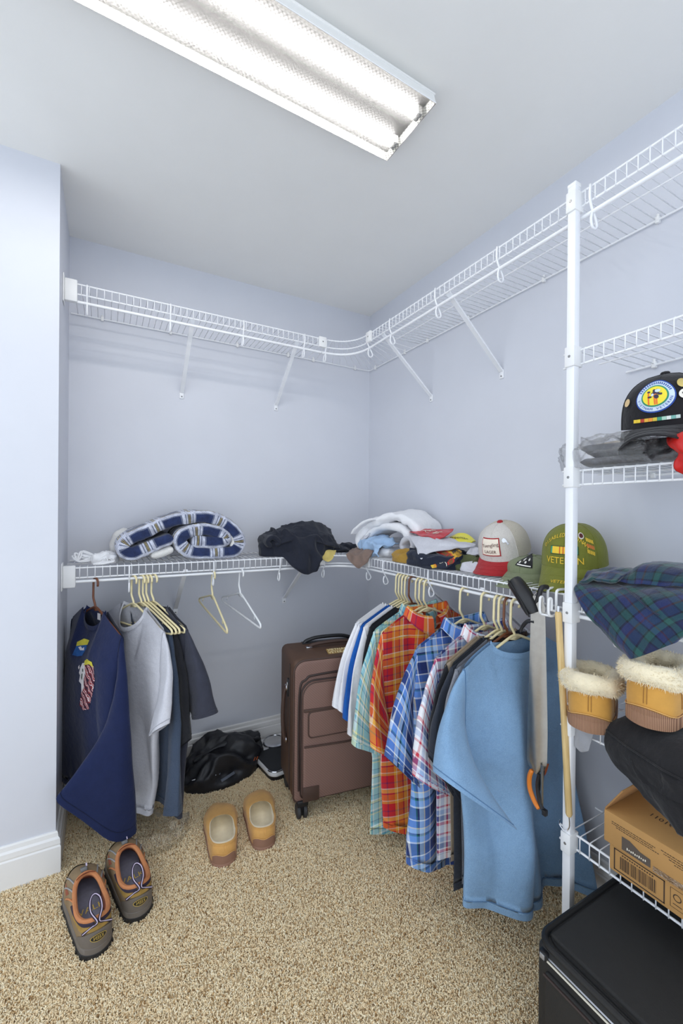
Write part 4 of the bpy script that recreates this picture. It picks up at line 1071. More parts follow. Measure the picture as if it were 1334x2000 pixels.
# ------------------------------------------------------------------ draped sheets with real thickness
def cr(P, t):
    """Catmull-Rom on an array of control rows, t in 0..1"""
    n = len(P)-1; x = min(max(t*n, 0), n-1e-6); i = int(x); f = x-i
    p0, p1, p2, p3 = P[max(i-1, 0)], P[i], P[i+1], P[min(i+2, n)]
    return .5*((2*p1)+(-p0+p2)*f+(2*p0-5*p1+4*p2-p3)*f*f+(-p0+3*p1-3*p2+p3)*f**3)
class Sheet:
    def __init__(s, ctrl, wr=.0, k=20., seed=0): s.C = np.array(ctrl, float); s.wr, s.k, s.seed = wr, k, seed
    def raw(s, a, b): return cr(np.array([cr(r, a) for r in s.C]), b)
    def nrm(s, a, b):
        e = .01; da = s.raw(min(1, a+e), b)-s.raw(max(0, a-e), b); db = s.raw(a, min(1, b+e))-s.raw(a, max(0, b-e))
        n = np.cross(da, db); l = np.linalg.norm(n); n = n/(l if l > 1e-9 else 1)
        return n
    def pt(s, a, b, off=0.):
        p = s.raw(a, b); n = s.nrm(a, b)*s.flip
        w = s.wr*(ridged(p[0]*s.k+s.seed, p[1]*s.k, p[2]*s.k)-.4)+.3*s.wr*noise.noise((p[0]*70, p[1]*70, p[2]*70+s.seed))
        return p+n*(w+off)
    flip = 1
    def build(s, name, m, parent=None, t=.004, na=28, nb=24, uvr=0.):
        # make the normal face the open side (away from the walls)
        if s.nrm(.5, .5) @ np.array((-.5, -.5, .7)) < 0: s.flip = -1
        top = np.array([[s.pt(i/na, j/nb) for i in range(na+1)] for j in range(nb+1)])
        bot = np.empty_like(top)
        for j in range(nb+1):
            for i in range(na+1):
                a, b = i/na*2-1, j/nb*2-1
                e = math.sqrt(max(0, (1-a**8)*(1-b**8))); bot[j, i] = top[j, i]-s.nrm(i/na, j/nb)*s.flip*t*max(.12, e)
        v = [tuple(p) for p in top.reshape(-1, 3)]+[tuple(p) for p in bot.reshape(-1, 3)]
        W_ = na+1; o = W_*(nb+1); f = []
        for j in range(nb):
            for i in range(na):
                q = (j*W_+i, j*W_+i+1, (j+1)*W_+i+1, (j+1)*W_+i); f.append(q); f.append(tuple(x+o for x in q[::-1]))
        edge = [(0, i) for i in range(na)]+[(j, na) for j in range(nb)]+[(nb, i) for i in range(na, 0, -1)]+[(j, 0) for j in range(nb, 0, -1)]
        ids = [j*W_+i for j, i in edge]
        for a, b in zip(ids, ids[1:]+ids[:1]): f.append((b, a, a+o, b+o))
        # metric uv
        ua = np.concatenate([[0], np.cumsum(np.linalg.norm(np.diff(top[nb//2], axis=0), axis=1))]); ub = np.concatenate([[0], np.cumsum(np.linalg.norm(np.diff(top[:, na//2], axis=0), axis=1))])
        ca, sa = math.cos(uvr), math.sin(uvr); uv = [(ua[i]*ca-ub[j]*sa, ua[i]*sa+ub[j]*ca) for j in range(nb+1) for i in range(na+1)]*2
        return obj(name, (v, f), m, parent, uv=uv, sharp=None)
    def decal(s, name, shapes, m, parent=None, off=.0015):
        p = merge(*[wrap(q, lambda x, y: s.pt(x, y, off)) for q in shapes]); return obj(name, p, m, parent, smooth=False)
DK = ZL+.002
# ------------------------------------------------------------------ rolled plaid blanket
def blanket_mat():
    t = NT('plaid blanket knit'); b = t.b; b.inputs['Roughness'].default_value = .95; b.inputs['Sheen Weight'].default_value = .3
    sp = t.add('ShaderNodeSeparateXYZ'); t.link(t.coord('UV'), sp.inputs[0])
    navy, wh, gr, ye, bk = srgb(34, 50, 92), srgb(226, 230, 240), srgb(122, 130, 150), srgb(206, 186, 96), srgb(28, 30, 42)
    st = [(0, navy), (.52, gr), (.57, wh), (.66, gr), (.69, wh), (.735, bk), (.755, ye), (.775, bk), (.795, ye), (.81, bk), (.83, wh), (.88, gr), (.91, wh), (.97, gr)]
    st2 = [(0, navy), (.6, gr), (.64, wh), (.74, ye), (.76, bk), (.79, wh), (.9, gr)]
    def band(sock, per, s): return t.ramp(t.math('FRACT', t.math('DIVIDE', sock, per)), s, 'CONSTANT').outputs[0]
    a = band(sp.outputs[0], .135, st); c = band(sp.outputs[1], .125, st2)
    col = t.mix(1., a, c, 'LIGHTEN')
    # knit: white flecked with navy
    sc = t.add('ShaderNodeMapping'); sc.inputs['Scale'].default_value = (230, 320, 1); t.link(t.coord('UV'), sc.inputs[0])
    ck = t.add('ShaderNodeTexChecker'); ck.inputs['Scale'].default_value = 1; t.link(sc.outputs[0], ck.inputs[0])
    n = t.noise(35, 4); dark = t.ramp(n.outputs[0], [(.35, (.55, .55, .6, 1)), (.7, (1.15, 1.15, 1.2, 1))])
    col = t.mix(1., col, dark.outputs[0], 'MULTIPLY')
    fl = t.math('MULTIPLY', ck.outputs[1], .34); col = t.mix(fl, col, navy)
    t.link(col, b.inputs['Base Color']); t.bump(ck.outputs[1], .3, .002); t.bump(n.outputs[0], .6, .008)
    return t.m
BLNK = blanket_mat()
FLEECE = mat('white fleece', srgb(238, 236, 232), .95, bump=(260, .8, .004), sheen=.4)
bl = thing('plaid_blanket', 'rolled navy and white plaid blanket on the lower shelf', 'blanket', (.03, 1.925, DK))
sp_ = [(.222, .100), (.175, .082), (.115, .055), (.066, .038), (.034, .052), (.036, .084), (.078, .110), (.13, .130), (.19, .158), (.27, .185), (.36, .186), (.44, .160), (.495, .112), (.508, .066), (.48, .032), (.42, .029), (.34, .030), (.272, .050), (.246, .090), (.28, .124), (.35, .132), (.42, .114), (.446, .088), (.41, .077), (.35, .079), (.30, .082)]
ribbon('rolled_cloth', sp_, .054, .0, .245, BLNK, bl, 3, .006, 5, .016)
ribbon('fleece_side', [(.14, .020), (.19, .034), (.225, .050)], .036, .012, .235, FLEECE, bl, 5, .005, 5)
ribbon('fleece_side', [(.475, .05), (.485, .085), (.455, .11)], .022, .012, .235, FLEECE, bl, 6, .004, 5)
lump('tail_end', [(-.01, .15), (.04, .12), (.10, .16), (.12, .24), (.05, .255), (0, .23)], .13, FLEECE, 2, .01, parent=bl)
# ---- white ties
ct = thing('white_ties', 'bunch of white cloth ties beside the rolled plaid blanket', 'ties', (-.03, 1.985, DK))
WCORD = cloth('white cotton tape', srgb(240, 240, 242), .03)
for k in range(9):
    rn = random.Random(k); a = rn.uniform(-.6, .6)
    pts = smooth_path([(.0, 0, .012+.002*k), (-.045, .02*a, .020+.004*k), (-.085+.004*k, .05*a, .030+.005*(k % 4)), (-.06, .05*a-.02, .015), (-.01, .01*a, .01+.002*k)], 6)
    pts = [(x, y, max(z, .004)) for x, y, z in pts]
    obj('tape_loop', tube(pts, .0034, 6), WCORD, ct)
for k in range(6):
    rn = random.Random(40+k); a = rn.uniform(-1, 1)
    pts = smooth_path([(0, 0, .024), (.02+.006*k, -.03, .022+.01*a), (.02+.008*k, -.06, .012), (.006*k-.01, -.075, .005)], 6)
    obj('tape_end', tube([(x, y, max(z, .004)) for x, y, z in pts], .0036, 6), WCORD, ct)
lump('tape_bundle', [(-.015, -.03), (.03, -.035), (.07, -.02), (.075, .03), (.03, .045), (-.01, .03)], .042, WCORD, 3, .01, (30, 60, 30), parent=ct)

# ------------------------------------------------------------------ black garment with yellow cloth under it
DNAVY = cloth('black navy cotton', srgb(36, 39, 50), .12)
bg = thing('folded_jacket', 'heap of black clothing draped over the lower shelf edge', 'clothing', (.88, 2.0, DK))
def over(x, y, z): return (x, y, z-(max(0, -.098-y)*1.15 if -.16 < x < .10 else max(0, -.13-y)*.5))
lump('folded_body', [(-.225, -.055, .75), (-.215, .02), (-.12, .11), (.03, .15), (.16, .10, .9), (.19, .02, .8), (.13, -.075, .7), (.045, -.115, .6), (.02, -.150, .5), (-.06, -.165, .5), (-.11, -.135, .5), (-.16, -.09, .6)], .135, DNAVY, 6, .030, (7, 16, 12), .6, .8, 120, 44, parent=bg, rough=.006, kr=22, post=over)
Sheet([[(-.20, -.02, .10), (-.08, -.01, .15), (.06, .0, .165), (.17, .03, .12)], [(-.215, -.06, .085), (-.08, -.07, .115), (.05, -.07, .115), (.15, -.04, .085)], [(-.19, -.085, .045), (-.07, -.10, .08), (.06, -.11, .055), (.17, -.08, .025)]], .010, 14, 3).build('top_fold', DNAVY, bg, .014)
ribbon('rolled_cuff', [(-.20, .05), (-.215, .075), (-.19, .09), (-.165, .07), (-.18, .055)], .022, -.10, .04, DNAVY, bg, 2, .005)
Sheet([[(.10, -.02, .03), (.17, .0, .05), (.24, .02, .03)], [(.10, -.06, .03), (.18, -.05, .04), (.26, -.03, .02)], [(.12, -.08, .01), (.19, -.08, .022), (.25, -.06, .006)]], .006, 18, 5).build('sleeve', DNAVY, bg, .014)
YCL = cloth('pale yellow cotton', srgb(222, 200, 120), .08)
o = Sheet([[(.90, 1.97, 1.040), (.97, 1.97, 1.043), (1.02, 1.97, 1.043)], [(.90, 1.92, 1.050), (.97, 1.91, 1.058), (1.03, 1.925, 1.055)], [(.905, 1.895, 1.040), (.955, 1.885, 1.022), (1.01, 1.90, 1.034)], [(.93, 1.884, 1.02), (.965, 1.880, 1.004), (.99, 1.885, 1.016)]], .004, 30, 2).build('yellow_cloth', YCL, None, .006)
tag(o, 'pale yellow cloth poking out under the black clothing', 'cloth')
# ---- little things in the corner
BRC = cloth('brown cotton', srgb(132, 112, 102), .1)
o = Sheet([[(1.145, 1.95, 1.05), (1.17, 1.90, 1.07), (1.16, 1.80, 1.075), (1.15, 1.74, 1.06)], [(1.065, 1.858, 1.048), (1.085, 1.80, 1.062), (1.09, 1.73, 1.068), (1.09, 1.68, 1.06)], [(1.035, 1.82, 1.03), (1.05, 1.77, 1.025), (1.06, 1.72, 1.03), (1.075, 1.67, 1.048)], [(1.035, 1.775, 1.005), (1.045, 1.735, .985), (1.055, 1.71, .995), (1.07, 1.68, 1.02)]], .012, 20, 4).build('brown_cloth', BRC, None, .012)
tag(o, 'crumpled taupe brown cloth hanging over the corner of the shelf', 'cloth')
o = lump('navy_sock', [(-.06, -.02), (0, -.035), (.06, -.02), (.07, .02), (0, .035), (-.05, .02)], .045, DNAVY, 8, .012, (24, 24, 24)); o.location = (1.13, 2.00, DK); tag(o, 'small dark navy sock in the shelf corner', 'sock')
# ------------------------------------------------------------------ white folded comforter jacket and what is tucked into it
WJ = cloth('white quilted cotton', srgb(240, 240, 243), .03)
wj = thing('white_jacket', 'thick white folded jacket on the shelf in the room corner', 'jacket', (1.160, 1.665, DK), -PI/2+.28)
ribbon('folded_body', [(.02, .035), (-.06, .022), (-.13, .030), (-.175, .065), (-.155, .115), (-.09, .158), (0, .186), (.08, .188), (.145, .155), (.165, .10), (.15, .05), (.09, .028)], .046, -.015, .190, WJ, wj, 12, .016, 6, .02, kk=7)
ribbon('inner_fold', [(-.02, .075), (-.10, .07), (-.125, .09), (-.08, .125), (0, .145), (.08, .14), (.115, .10), (.08, .07)], .036, -.005, .17, WJ, wj, 14, .01, 5)
ribbon('collar_fold', [(-.19, .105), (-.165, .135), (-.10, .168), (-.05, .182)], .016, -.045, .03, WJ, wj, 15, .006, 5)
LBC = cloth('pale blue cotton', srgb(164, 192, 224), .08)
o = Sheet([[(1.20, 1.80, 1.13), (1.2, 1.74, 1.135), (1.2, 1.68, 1.13), (1.2, 1.62, 1.10)], [(1.11, 1.815, 1.105), (1.11, 1.75, 1.115), (1.115, 1.70, 1.11), (1.12, 1.65, 1.09)], [(1.10, 1.80, 1.07), (1.095, 1.75, 1.075), (1.10, 1.70, 1.07), (1.11, 1.66, 1.065)], [(1.12, 1.77, 1.045), (1.11, 1.73, 1.04), (1.11, 1.69, 1.042), (1.12, 1.66, 1.045)]], .016, 24, 3).build('pale_blue_shirt', LBC, None, .010)
tag(o, 'pale blue shirt crumpled in the end of the white jacket', 'shirt')
o = Sheet([[(1.22, 1.83, 1.10), (1.2, 1.80, 1.14), (1.2, 1.75, 1.16)], [(1.13, 1.835, 1.09), (1.12, 1.80, 1.125), (1.13, 1.76, 1.145)], [(1.12, 1.82, 1.06), (1.105, 1.80, 1.09), (1.115, 1.77, 1.12)]], .010, 26, 5).build('grey_cloth', GREYT, None, .008)
tag(o, 'light grey cloth bunched at the tip of the white jacket', 'cloth')
o = lump('ochre_cloth', [(-.08, -.06), (.0, -.07), (.07, -.05), (.08, .03), (0, .06), (-.08, .05)], .05, cloth('ochre cotton', srgb(168, 132, 60), .12), 5, .014, (20, 20, 20)); o.location = (1.19, 1.50, DK); tag(o, 'ochre cloth under the grey tee next to the white jacket', 'cloth')
# ------------------------------------------------------------------ stack of folded tees
INKN = cloth('dark navy tee', srgb(36, 42, 58), .1)
dt = thing('dark_tee', 'dark navy folded tee with a tiger-striped print at the shelf edge', 'shirt', (0, 0, 0))
pf = Sheet([[(1.14, 1.463, 1.100), (1.16, 1.37, 1.100), (1.19, 1.303, 1.112), (1.21, 1.247, 1.118)], [(1.12, 1.436, 1.070), (1.13, 1.325, 1.070), (1.15, 1.245, 1.092), (1.165, 1.179, 1.100)], [(1.10, 1.40, 1.050), (1.105, 1.301, 1.048), (1.115, 1.242, 1.060), (1.135, 1.182, 1.072)], [(1.093, 1.38, 1.038), (1.088, 1.288, 1.034), (1.091, 1.236, 1.040), (1.105, 1.198, 1.047)]], .003, 22, 2)
pf.build('printed_front', INKN, dt, .006)
lump('folded_body', [(1.10, 1.43), (1.093, 1.34), (1.11, 1.25), (1.15, 1.19), (1.25, 1.18), (1.32, 1.24), (1.33, 1.38), (1.26, 1.45), (1.17, 1.46)], .058, INKN, 4, .012, (14, 14, 30), .35, .5, parent=dt, post=lambda x, y, z: (x, y, z+DK))
cF = [mat('print '+n, srgb(c), .7) for n, c in (('yellow', (240, 206, 70)), ('orange', (232, 110, 40)), ('red', (186, 46, 42)), ('brown', (122, 78, 44)), ('cream', (240, 232, 214)), ('black', (22, 22, 24)), ('gold', (214, 164, 50)))]
def band(a0, b0, a1, b1, w, seg=10):
    """strip in the sheet's (a, b) space"""
    d = np.array((a1-a0, b1-b0)); n = np.array((-d[1], d[0]))/np.linalg.norm(d)*w/2; L = [np.array((a0, b0))+d*i/seg for i in range(seg+1)]
    return grid([[(*(p-n), 0) for p in L], [(*(p+n), 0) for p in L]])
A_, B_ = np.array((.38, .42)), np.array((.95, .98))
pf.decal('print_red_band', [band(.52, .12, .97, .80, .14)], cF[2], dt, .0015)
pf.decal('print_brown_band', [band(.52, .12, .97, .80, .08)], cF[3], dt, .0022)
pf.decal('print_red_mark', [disc2d(.03, .05, 8, c) for c in ((.57, .2), (.70, .4), (.83, .6))], cF[2], dt, .0028)
pf.decal('print_gold_field', [band(.70, .05, 1.0, .52, .26)], cF[6], dt, .0015)
pf.decal('tiger_stripe', [band(.60+.036*i, .04+.05*i, .74+.034*i, -.02+.05*i, .016, 3) for i in range(10)]+[band(.72+.03*i, .02+.05*i, .82+.03*i, -.02+.05*i, .014, 3) for i in range(8)], cF[5], dt, .0024)
pf.decal('print_line', [band(.46, .18, .92, .90, .012)], cF[4], dt, .002)
t2 = text2d('C SMC. S', .17)
def along(x, y):   # along the band, reading down it
    d = np.array((.45, .68)); d = d/np.linalg.norm(d); n = np.array((d[1], -d[0])); p = np.array((.60, .52))+d*x*.72+n*y*.85*1
    return (p[0], p[1], 0)
pf.decal('lettering', [wrap(t2, along)], cF[4], dt, .0022)
pf.decal('print_yellow', [band(.44, .62, .60, .96, .15)], cF[0], dt, .0016)
pf.decal('print_orange', [band(.50, .70, .58, .74, .03), band(.53, .80, .63, .80, .04), band(.56, .9, .66, .86, .03)], cF[1], dt, .0024)
gf = Sheet([[(1.20, 1.540, 1.150), (1.22, 1.425, 1.155), (1.25, 1.332, 1.146), (1.28, 1.221, 1.130)], [(1.155, 1.482, 1.146), (1.16, 1.370, 1.144), (1.18, 1.286, 1.136), (1.23, 1.186, 1.122)], [(1.12, 1.410, 1.121), (1.12, 1.345, 1.109), (1.145, 1.306, 1.117), (1.20, 1.209, 1.120)], [(1.10, 1.352, 1.093), (1.088, 1.321, 1.066), (1.115, 1.307, 1.092), (1.18, 1.216, 1.121)]], .004, 18, 4)
gt2 = thing('grey_tee', 'heather grey tee thrown over the dark printed tee', 'shirt', (0, 0, 0))
gf.build('draped_front', GREYT, gt2, .007)
ribbon('rolled_sleeve', [(-.01, .03), (-.03, .055), (-.01, .08), (.025, .085), (.04, .06), (.02, .04)], .024, 0, .14, GREYT, gt2, 4, .008).matrix_local = T(1.15, 1.515, DK+.012) @ RZ(-PI/2)
Sheet([[(1.33, 1.21, 1.10), (1.33, 1.15, 1.105), (1.33, 1.11, 1.10)], [(1.24, 1.20, 1.115), (1.25, 1.15, 1.11), (1.27, 1.11, 1.105)], [(1.19, 1.185, 1.10), (1.215, 1.14, 1.095), (1.25, 1.10, 1.09)]], .012, 22, 6).build('draped_sleeve', GREYT, gt2, .012)
o = lump('olive_tee', [(1.15, 1.20), (1.19, 1.12), (1.25, 1.10), (1.33, 1.12), (1.33, 1.20), (1.24, 1.24)], .055, cloth('olive cotton', srgb(86, 92, 62), .12), 3, .014, (16, 20, 30), .5, .6, post=lambda x, y, z: (x, y, z+DK)); tag(o, 'olive green folded tee beneath the grey tee sleeve', 'shirt')
o = lump('pale_tee', [(1.145, 1.165), (1.16, 1.10), (1.21, 1.085), (1.25, 1.11), (1.20, 1.16)], .030, GREYT, 7, .012, (20, 20, 30), .5, .6, post=lambda x, y, z: (x, y, z+DK)); tag(o, 'pale grey folded cloth beside the red-brimmed cap', 'cloth')
REDP = mat('glossy red plastic', srgb(196, 42, 52), .3, bump=(60, .3, .003), var=.08)
rb = thing('red_bag', 'flat glossy red plastic packet on top of the grey tee', 'packet', (0, 0, 0))
rs = Sheet([[(1.20, 1.545, 1.162), (1.24, 1.495, 1.176), (1.27, 1.433, 1.178), (1.29, 1.357, 1.184)], [(1.18, 1.479, 1.160), (1.20, 1.435, 1.164), (1.225, 1.373, 1.164), (1.25, 1.333, 1.167)], [(1.165, 1.419, 1.152), (1.17, 1.373, 1.152), (1.17, 1.332, 1.142), (1.205, 1.326, 1.150)]], .004, 24, 3)
rs.build('pouch', REDP, rb, .006)
rs.decal('white_print', [ring2d(.05, .065, 14, 1.6, (.42, .35)), band(.3, .3, .6, .25, .05), band(.52, .5, .74, .38, .05), band(.5, .62, .66, .52, .03)], cF[4], rb)
yb_ = thing('yellow_bag', 'bright yellow printed plastic packet beside the red one', 'packet', (0, 0, 0))
ys = Sheet([[(1.28, 1.388, 1.144), (1.31, 1.345, 1.165), (1.32, 1.305, 1.161), (1.31, 1.25, 1.137)], [(1.25, 1.375, 1.139), (1.27, 1.333, 1.150), (1.28, 1.285, 1.150), (1.29, 1.24, 1.139)], [(1.235, 1.355, 1.133), (1.24, 1.305, 1.134), (1.25, 1.252, 1.135), (1.27, 1.232, 1.137)]], .002, 24, 3)
ys.build('pouch', mat('glossy yellow plastic', srgb(236, 226, 40), .3, bump=(60, .3, .003)), yb_, .010)
ys.decal('lettering', [wrap(text2d('Freeman', .26), lambda x, y: (.50+x*.62, .60-y*1.2, 0))], cF[5], yb_, .002)
o = lump('print_cloth', [(-.04, -.03), (.03, -.03), (.05, .02), (0, .03)], .05, plaid('patterned cotton', .02, stripes((2, (236, 232, 226)), (1, (120, 60, 50)), (2, (210, 206, 200)), (1, (60, 60, 66))), stripes((2, (236, 232, 226)), (1, (200, 120, 80)), (2, (210, 206, 200)), (1, (60, 60, 66)))), 6, .01, (24, 24, 24)); o.location = (1.34, 1.20, 1.09); tag(o, 'small patterned cloth behind the yellow packet', 'cloth')

# ------------------------------------------------------------------ caps
class Cap:
    def __init__(s, label, loc, rz, pitch, crown_m, visor_m, under_m, hgt=.115, rx=.086, ry=.097, vlen=.072, roll=0., panel=None, button=None, flat=1., arch=4.2, name='baseball_cap', drop=.012):
        s.h, s.rx, s.ry, s.vl, s.arch, s.drop = hgt, rx, ry, vlen, arch, drop
        s.r = thing(name, label, 'cap', loc, 0, rot=(pitch, roll, rz))
        n, mm = 60, 22
        def build(nm, a0, a1, m, nn):
            rows = [[s.pt(a0+(a1-a0)*k/nn, j/mm) for k in range(nn+1)] for j in range(mm+1)]
            return obj(nm, grid(rows), m, s.r, sharp=None)
        pm = panel or crown_m
        build('front_panel', -PI/3, PI/3, crown_m, 24); build('back_panel', PI/3, 2*PI-PI/3, pm, 40)
        for k in range(6):
            a = k*PI/3; obj('seam', tube([s.pt(a, j/mm, .0004) for j in range(mm+1)], .0009, 5), crown_m if k in (0, 1, 5) else pm, s.r)
        obj('button', lathe([(.010, -.003), (.010, .002), (.007, .005), (0, .006)], 14, s.pt(0, 1)), button or crown_m, s.r)
        # sweatband inside
        rows = [[s.pt(2*PI*k/48, j*.12, -.003) for k in range(48)] for j in range(3)]
        obj('sweatband', grid(rows, False, True), under_m, s.r, sharp=None)
        # visor, curved, with underside
        N1, N2 = 28, 8
        top = np.array([[s.vis(-1+2*k/N1, j/N2) for k in range(N1+1)] for j in range(N2+1)])
        bot = top-np.array((0, 0, .0032))
        vt = obj('visor', grid(np.concatenate([top, bot[::-1]])), visor_m, s.r, sharp=60)
        vt.data.materials.append(under_m)
        nf = N1; polys = vt.data.polygons
        for i, p in enumerate(polys):
            if i >= nf*(N2+1): p.material_index = 1
        for q in (.35, .65, .93): obj('visor_stitch', tube([s.vis(-.93+1.86*k/30, q, .0004) for k in range(31)], .0005, 4), visor_m, vt)
        obj('visor_edge', tube([s.vis(-1+2*k/40, 1, -.0016) for k in range(41)], .002, 6), visor_m, vt)
    def pt(s, a, h, off=0.):
        f = max(0, math.cos(a))
        r = (1-h**(3.2+.9*f))**.5 if h < 1 else 0
        r = r*(1-.06*h)+0
        z = s.h*h*(1+.05*f*(1-h)) ; rr = 1+off/.09
        return (s.rx*r*math.sin(a)*rr, s.ry*r*math.cos(a)*rr, z+off*h)
    def vis(s, u, w, off=0.):
        a = u*1.18; b = s.pt(a, 0); x = b[0]*(1+.02*w); y = b[1]+w*s.vl*max(0, math.cos(u*1.45))**.55
        return (x, y, .002-s.drop*w-s.arch*x*x*(.35+.65*min(1, w+.2)) + s.arch*.35*x*x*(1-w) + off)
    def onfront(s, x, y, off=.0016):
        """x sideways metres (viewer's right positive when facing the cap), y up metres"""
        return s.pt(-x/s.rx*.98, y/s.h, off)
    def decal(s, name, shapes, m, off=.0016, parent=None):
        p = merge(*[wrap(q, lambda x, y: s.onfront(x, y, off)) for q in shapes]); return obj(name, p, m, parent or s.r, smooth=False)
    def onvisor(s, name, shapes, m):
        p = merge(*[wrap(q, lambda x, y: s.vis(-x, y, .0012)) for q in shapes]); return obj(name, p, m, s.r, smooth=False)
def shift(p, dx, dy, a=0.):
    c, s_ = math.cos(a), math.sin(a); return [(x*c-y*s_+dx, x*s_+y*c+dy, 0) for x, y, z in p[0]], p[1]
HGREY = cloth('heather oatmeal cotton', srgb(200, 194, 188), .06, srgb(222, 218, 212)); MESH = mat('cream mesh', srgb(214, 206, 190), .9, bump=(420, 1., .004), var=.06, vscale=200)
REDC = cloth('brick red cotton', srgb(168, 40, 46), .08); BLKC = cloth('black cotton twill', srgb(36, 35, 38), .1)
OLV = cloth('olive green twill', srgb(120, 124, 52), .08); SAGE = cloth('sage green cotton', srgb(126, 134, 104), .1)
THY = mat('yellow embroidery', srgb(240, 200, 60), .6, bump=(900, .4)); WHT = mat('white print', srgb(240, 238, 232), .6)
c1 = Cap('grey and cream trucker cap with brick red brim and square patch', (1.268, 1.072, 1.112), math.radians(193)-PI/2, -.34, HGREY, REDC, BLKC, panel=MESH, button=REDC, vlen=.075, arch=5.)
pt1 = c1.decal('patch', [sub2d(rect2d(-.036, .036, .022, .082, 6, 6), 0)], REDC, .002)
c1.decal('patch_field', [sub2d(rect2d(-.0325, .0325, .0255, .0785, 6, 6), 0)], mat('cream patch', srgb(244, 232, 214), .7), .003, pt1)
DBR = mat('dark brown print', srgb(84, 34, 34), .7)
c1.decal('lettering', [shift(text2d('Yuengling', .0165), 0, .058, .12), shift(text2d('LAGER', .0145), 0, .036)], DBR, .004, pt1)
c1.decal('pin', [shift(disc2d(.007, .007, 10), .052, .072), shift(rect2d(-.003, .003, -.01, .01, 1, 2), .060, .066, .5)], CHROME, .004)
gc = Cap('sage green cap lying flat under the red-brimmed one', (1.272, .958, DK+.026), math.radians(192)-PI/2, -.08, SAGE, SAGE, BLKC, hgt=.046, rx=.082, vlen=.095, arch=3.0, drop=.026)
gc.decal('badge', [sub2d(shift(rect2d(-.03, .03, -.014, .014, 5, 3), .012, .036, -.1), 0)], BLKC, .002)
gc.decal('badge_print', [shift(disc2d(.004, .003, 8), -.006+.011*i, .034+.006*(i % 2), -.1) for i in range(4)]+[shift(rect2d(-.024, .024, -.0015, .0015, 4, 1), .012, .026, -.1)], WHT, .003)
uc = Cap('black cap squashed flat beneath the olive cap', (1.268, .802, DK+.004), math.radians(200)-PI/2, 0, BLKC, DNAVY, BLKC, hgt=.056, rx=.085, vlen=.05, arch=3.)
c2 = Cap('olive green veteran cap with yellow embroidery and service ribbon', (1.262, .806, DK+.064), math.radians(196)-PI/2, -.10, OLV, OLV, OLV, hgt=.125, rx=.09, vlen=.082, arch=5.0, drop=.048)
def arc_text(txt, size, R, y0, span, cx=0.):
    out = []; n = len(txt)
    for i, ch in enumerate(txt):
        if ch == ' ': continue
        a = -span/2+span*i/(n-1); g = text2d(ch, size); out.append(shift(g, cx+R*math.sin(a), y0+R*(math.cos(a)-1), -a))
    return out
c2.decal('lettering', arc_text('DISABLED VIETNAM', .0155, .085, .094, 1.75), THY, .002)
c2.decal('lettering', [sub2d(shift(text2d('VETERAN', .026), 0, .022), 0)], THY, .002)
rbn = c2.decal('service_ribbon', [sub2d(rect2d(-.041, .041, .040, .064, 10, 2), 0)], mat('dark green thread', srgb(30, 70, 48), .7), .0016)
for xa, xb, col in ((-.039, -.034, (70, 160, 120)), (-.034, -.012, (246, 206, 60)), (-.012, -.009, (206, 80, 30)), (-.009, -.002, (246, 200, 60)), (-.002, .001, (206, 80, 30)), (.001, .009, (246, 200, 60)), (.009, .012, (206, 80, 30)), (.012, .034, (246, 206, 60)), (.034, .039, (70, 160, 120))):
    c2.decal('ribbon_stripe', [rect2d(xa, xb, .042, .062, 2, 2)], mat('thread %d %d %d' % col, srgb(col), .7), .0024, rbn)
c2.onvisor('lettering', [shift([(x*1., y*1., 0) for x, y, z in text2d('VETERAN', .22)[0]] and text2d('VETERAN', .20), .0, .62)] and [wrap(text2d('VETERAN', .2), lambda x, y: (x*.75+.12, .62-y*-1*.9*-1, 0))], THY)
c2.decal('pin', [shift(disc2d(.009, .009, 14), .052, .092)], mat('white enamel', srgb(232, 226, 216), .4), .003)
c2.decal('pin_centre', [shift(disc2d(.0062, .0062, 14), .052, .092)], mat('maroon enamel', srgb(90, 44, 44), .4), .004)
for k in range(3):
    c2.decal('medal_pins', [shift(rect2d(-.0016, .0016, -.005, .005, 1, 1), .066+.0045*i, .082-.016*k-.002*i) for i in range(5)], THY if k != 1 else mat('orange enamel', srgb(222, 120, 50), .5), .003)
# ------------------------------------------------------------------ black cap, wrapped parcels and red bag on the small shelf
c3 = Cap('black veteran cap with round patch and pins on the small shelf', (1.205, .536, 1.472), math.radians(194)-PI/2, -.20, BLKC, BLKC, BLKC, hgt=.122, rx=.094, ry=.105, vlen=.086, arch=6.0, drop=.012)
PB = mat('royal blue thread', srgb(30, 72, 160), .7); PW = mat('pale blue thread', srgb(206, 222, 236), .7); PY = mat('yellow thread', srgb(240, 220, 60), .7); PG = mat('green thread', srgb(40, 140, 110), .7)
pc = c3.decal('round_patch', [shift(disc2d(.043, .036, 36, (0, 0), 5), -.004, .068)], PB, .002)
c3.decal('patch_ring', [shift(disc2d(.040, .033, 36, (0, 0), 5), -.004, .068)], PW, .0026, pc)
c3.decal('patch_green_ring', [shift(disc2d(.0285, .0235, 32, (0, 0), 4), -.004, .068)], PG, .0032, pc)
c3.decal('patch_centre', [shift(disc2d(.025, .0205, 32, (0, 0), 4), -.004, .068)], PY, .0038, pc)
c3.decal('patch_marks', [shift(([(x, y*.83, 0) for x, y, z in q[0]], q[1]), -.004, .068) for q in [shift(rect2d(-.0012, .0012, -.003, .003, 1, 2), .0345*math.sin(a), .0345*math.cos(a), -a) for a in np.linspace(-1.2, 1.2, 17)]], PB, .0034, pc)
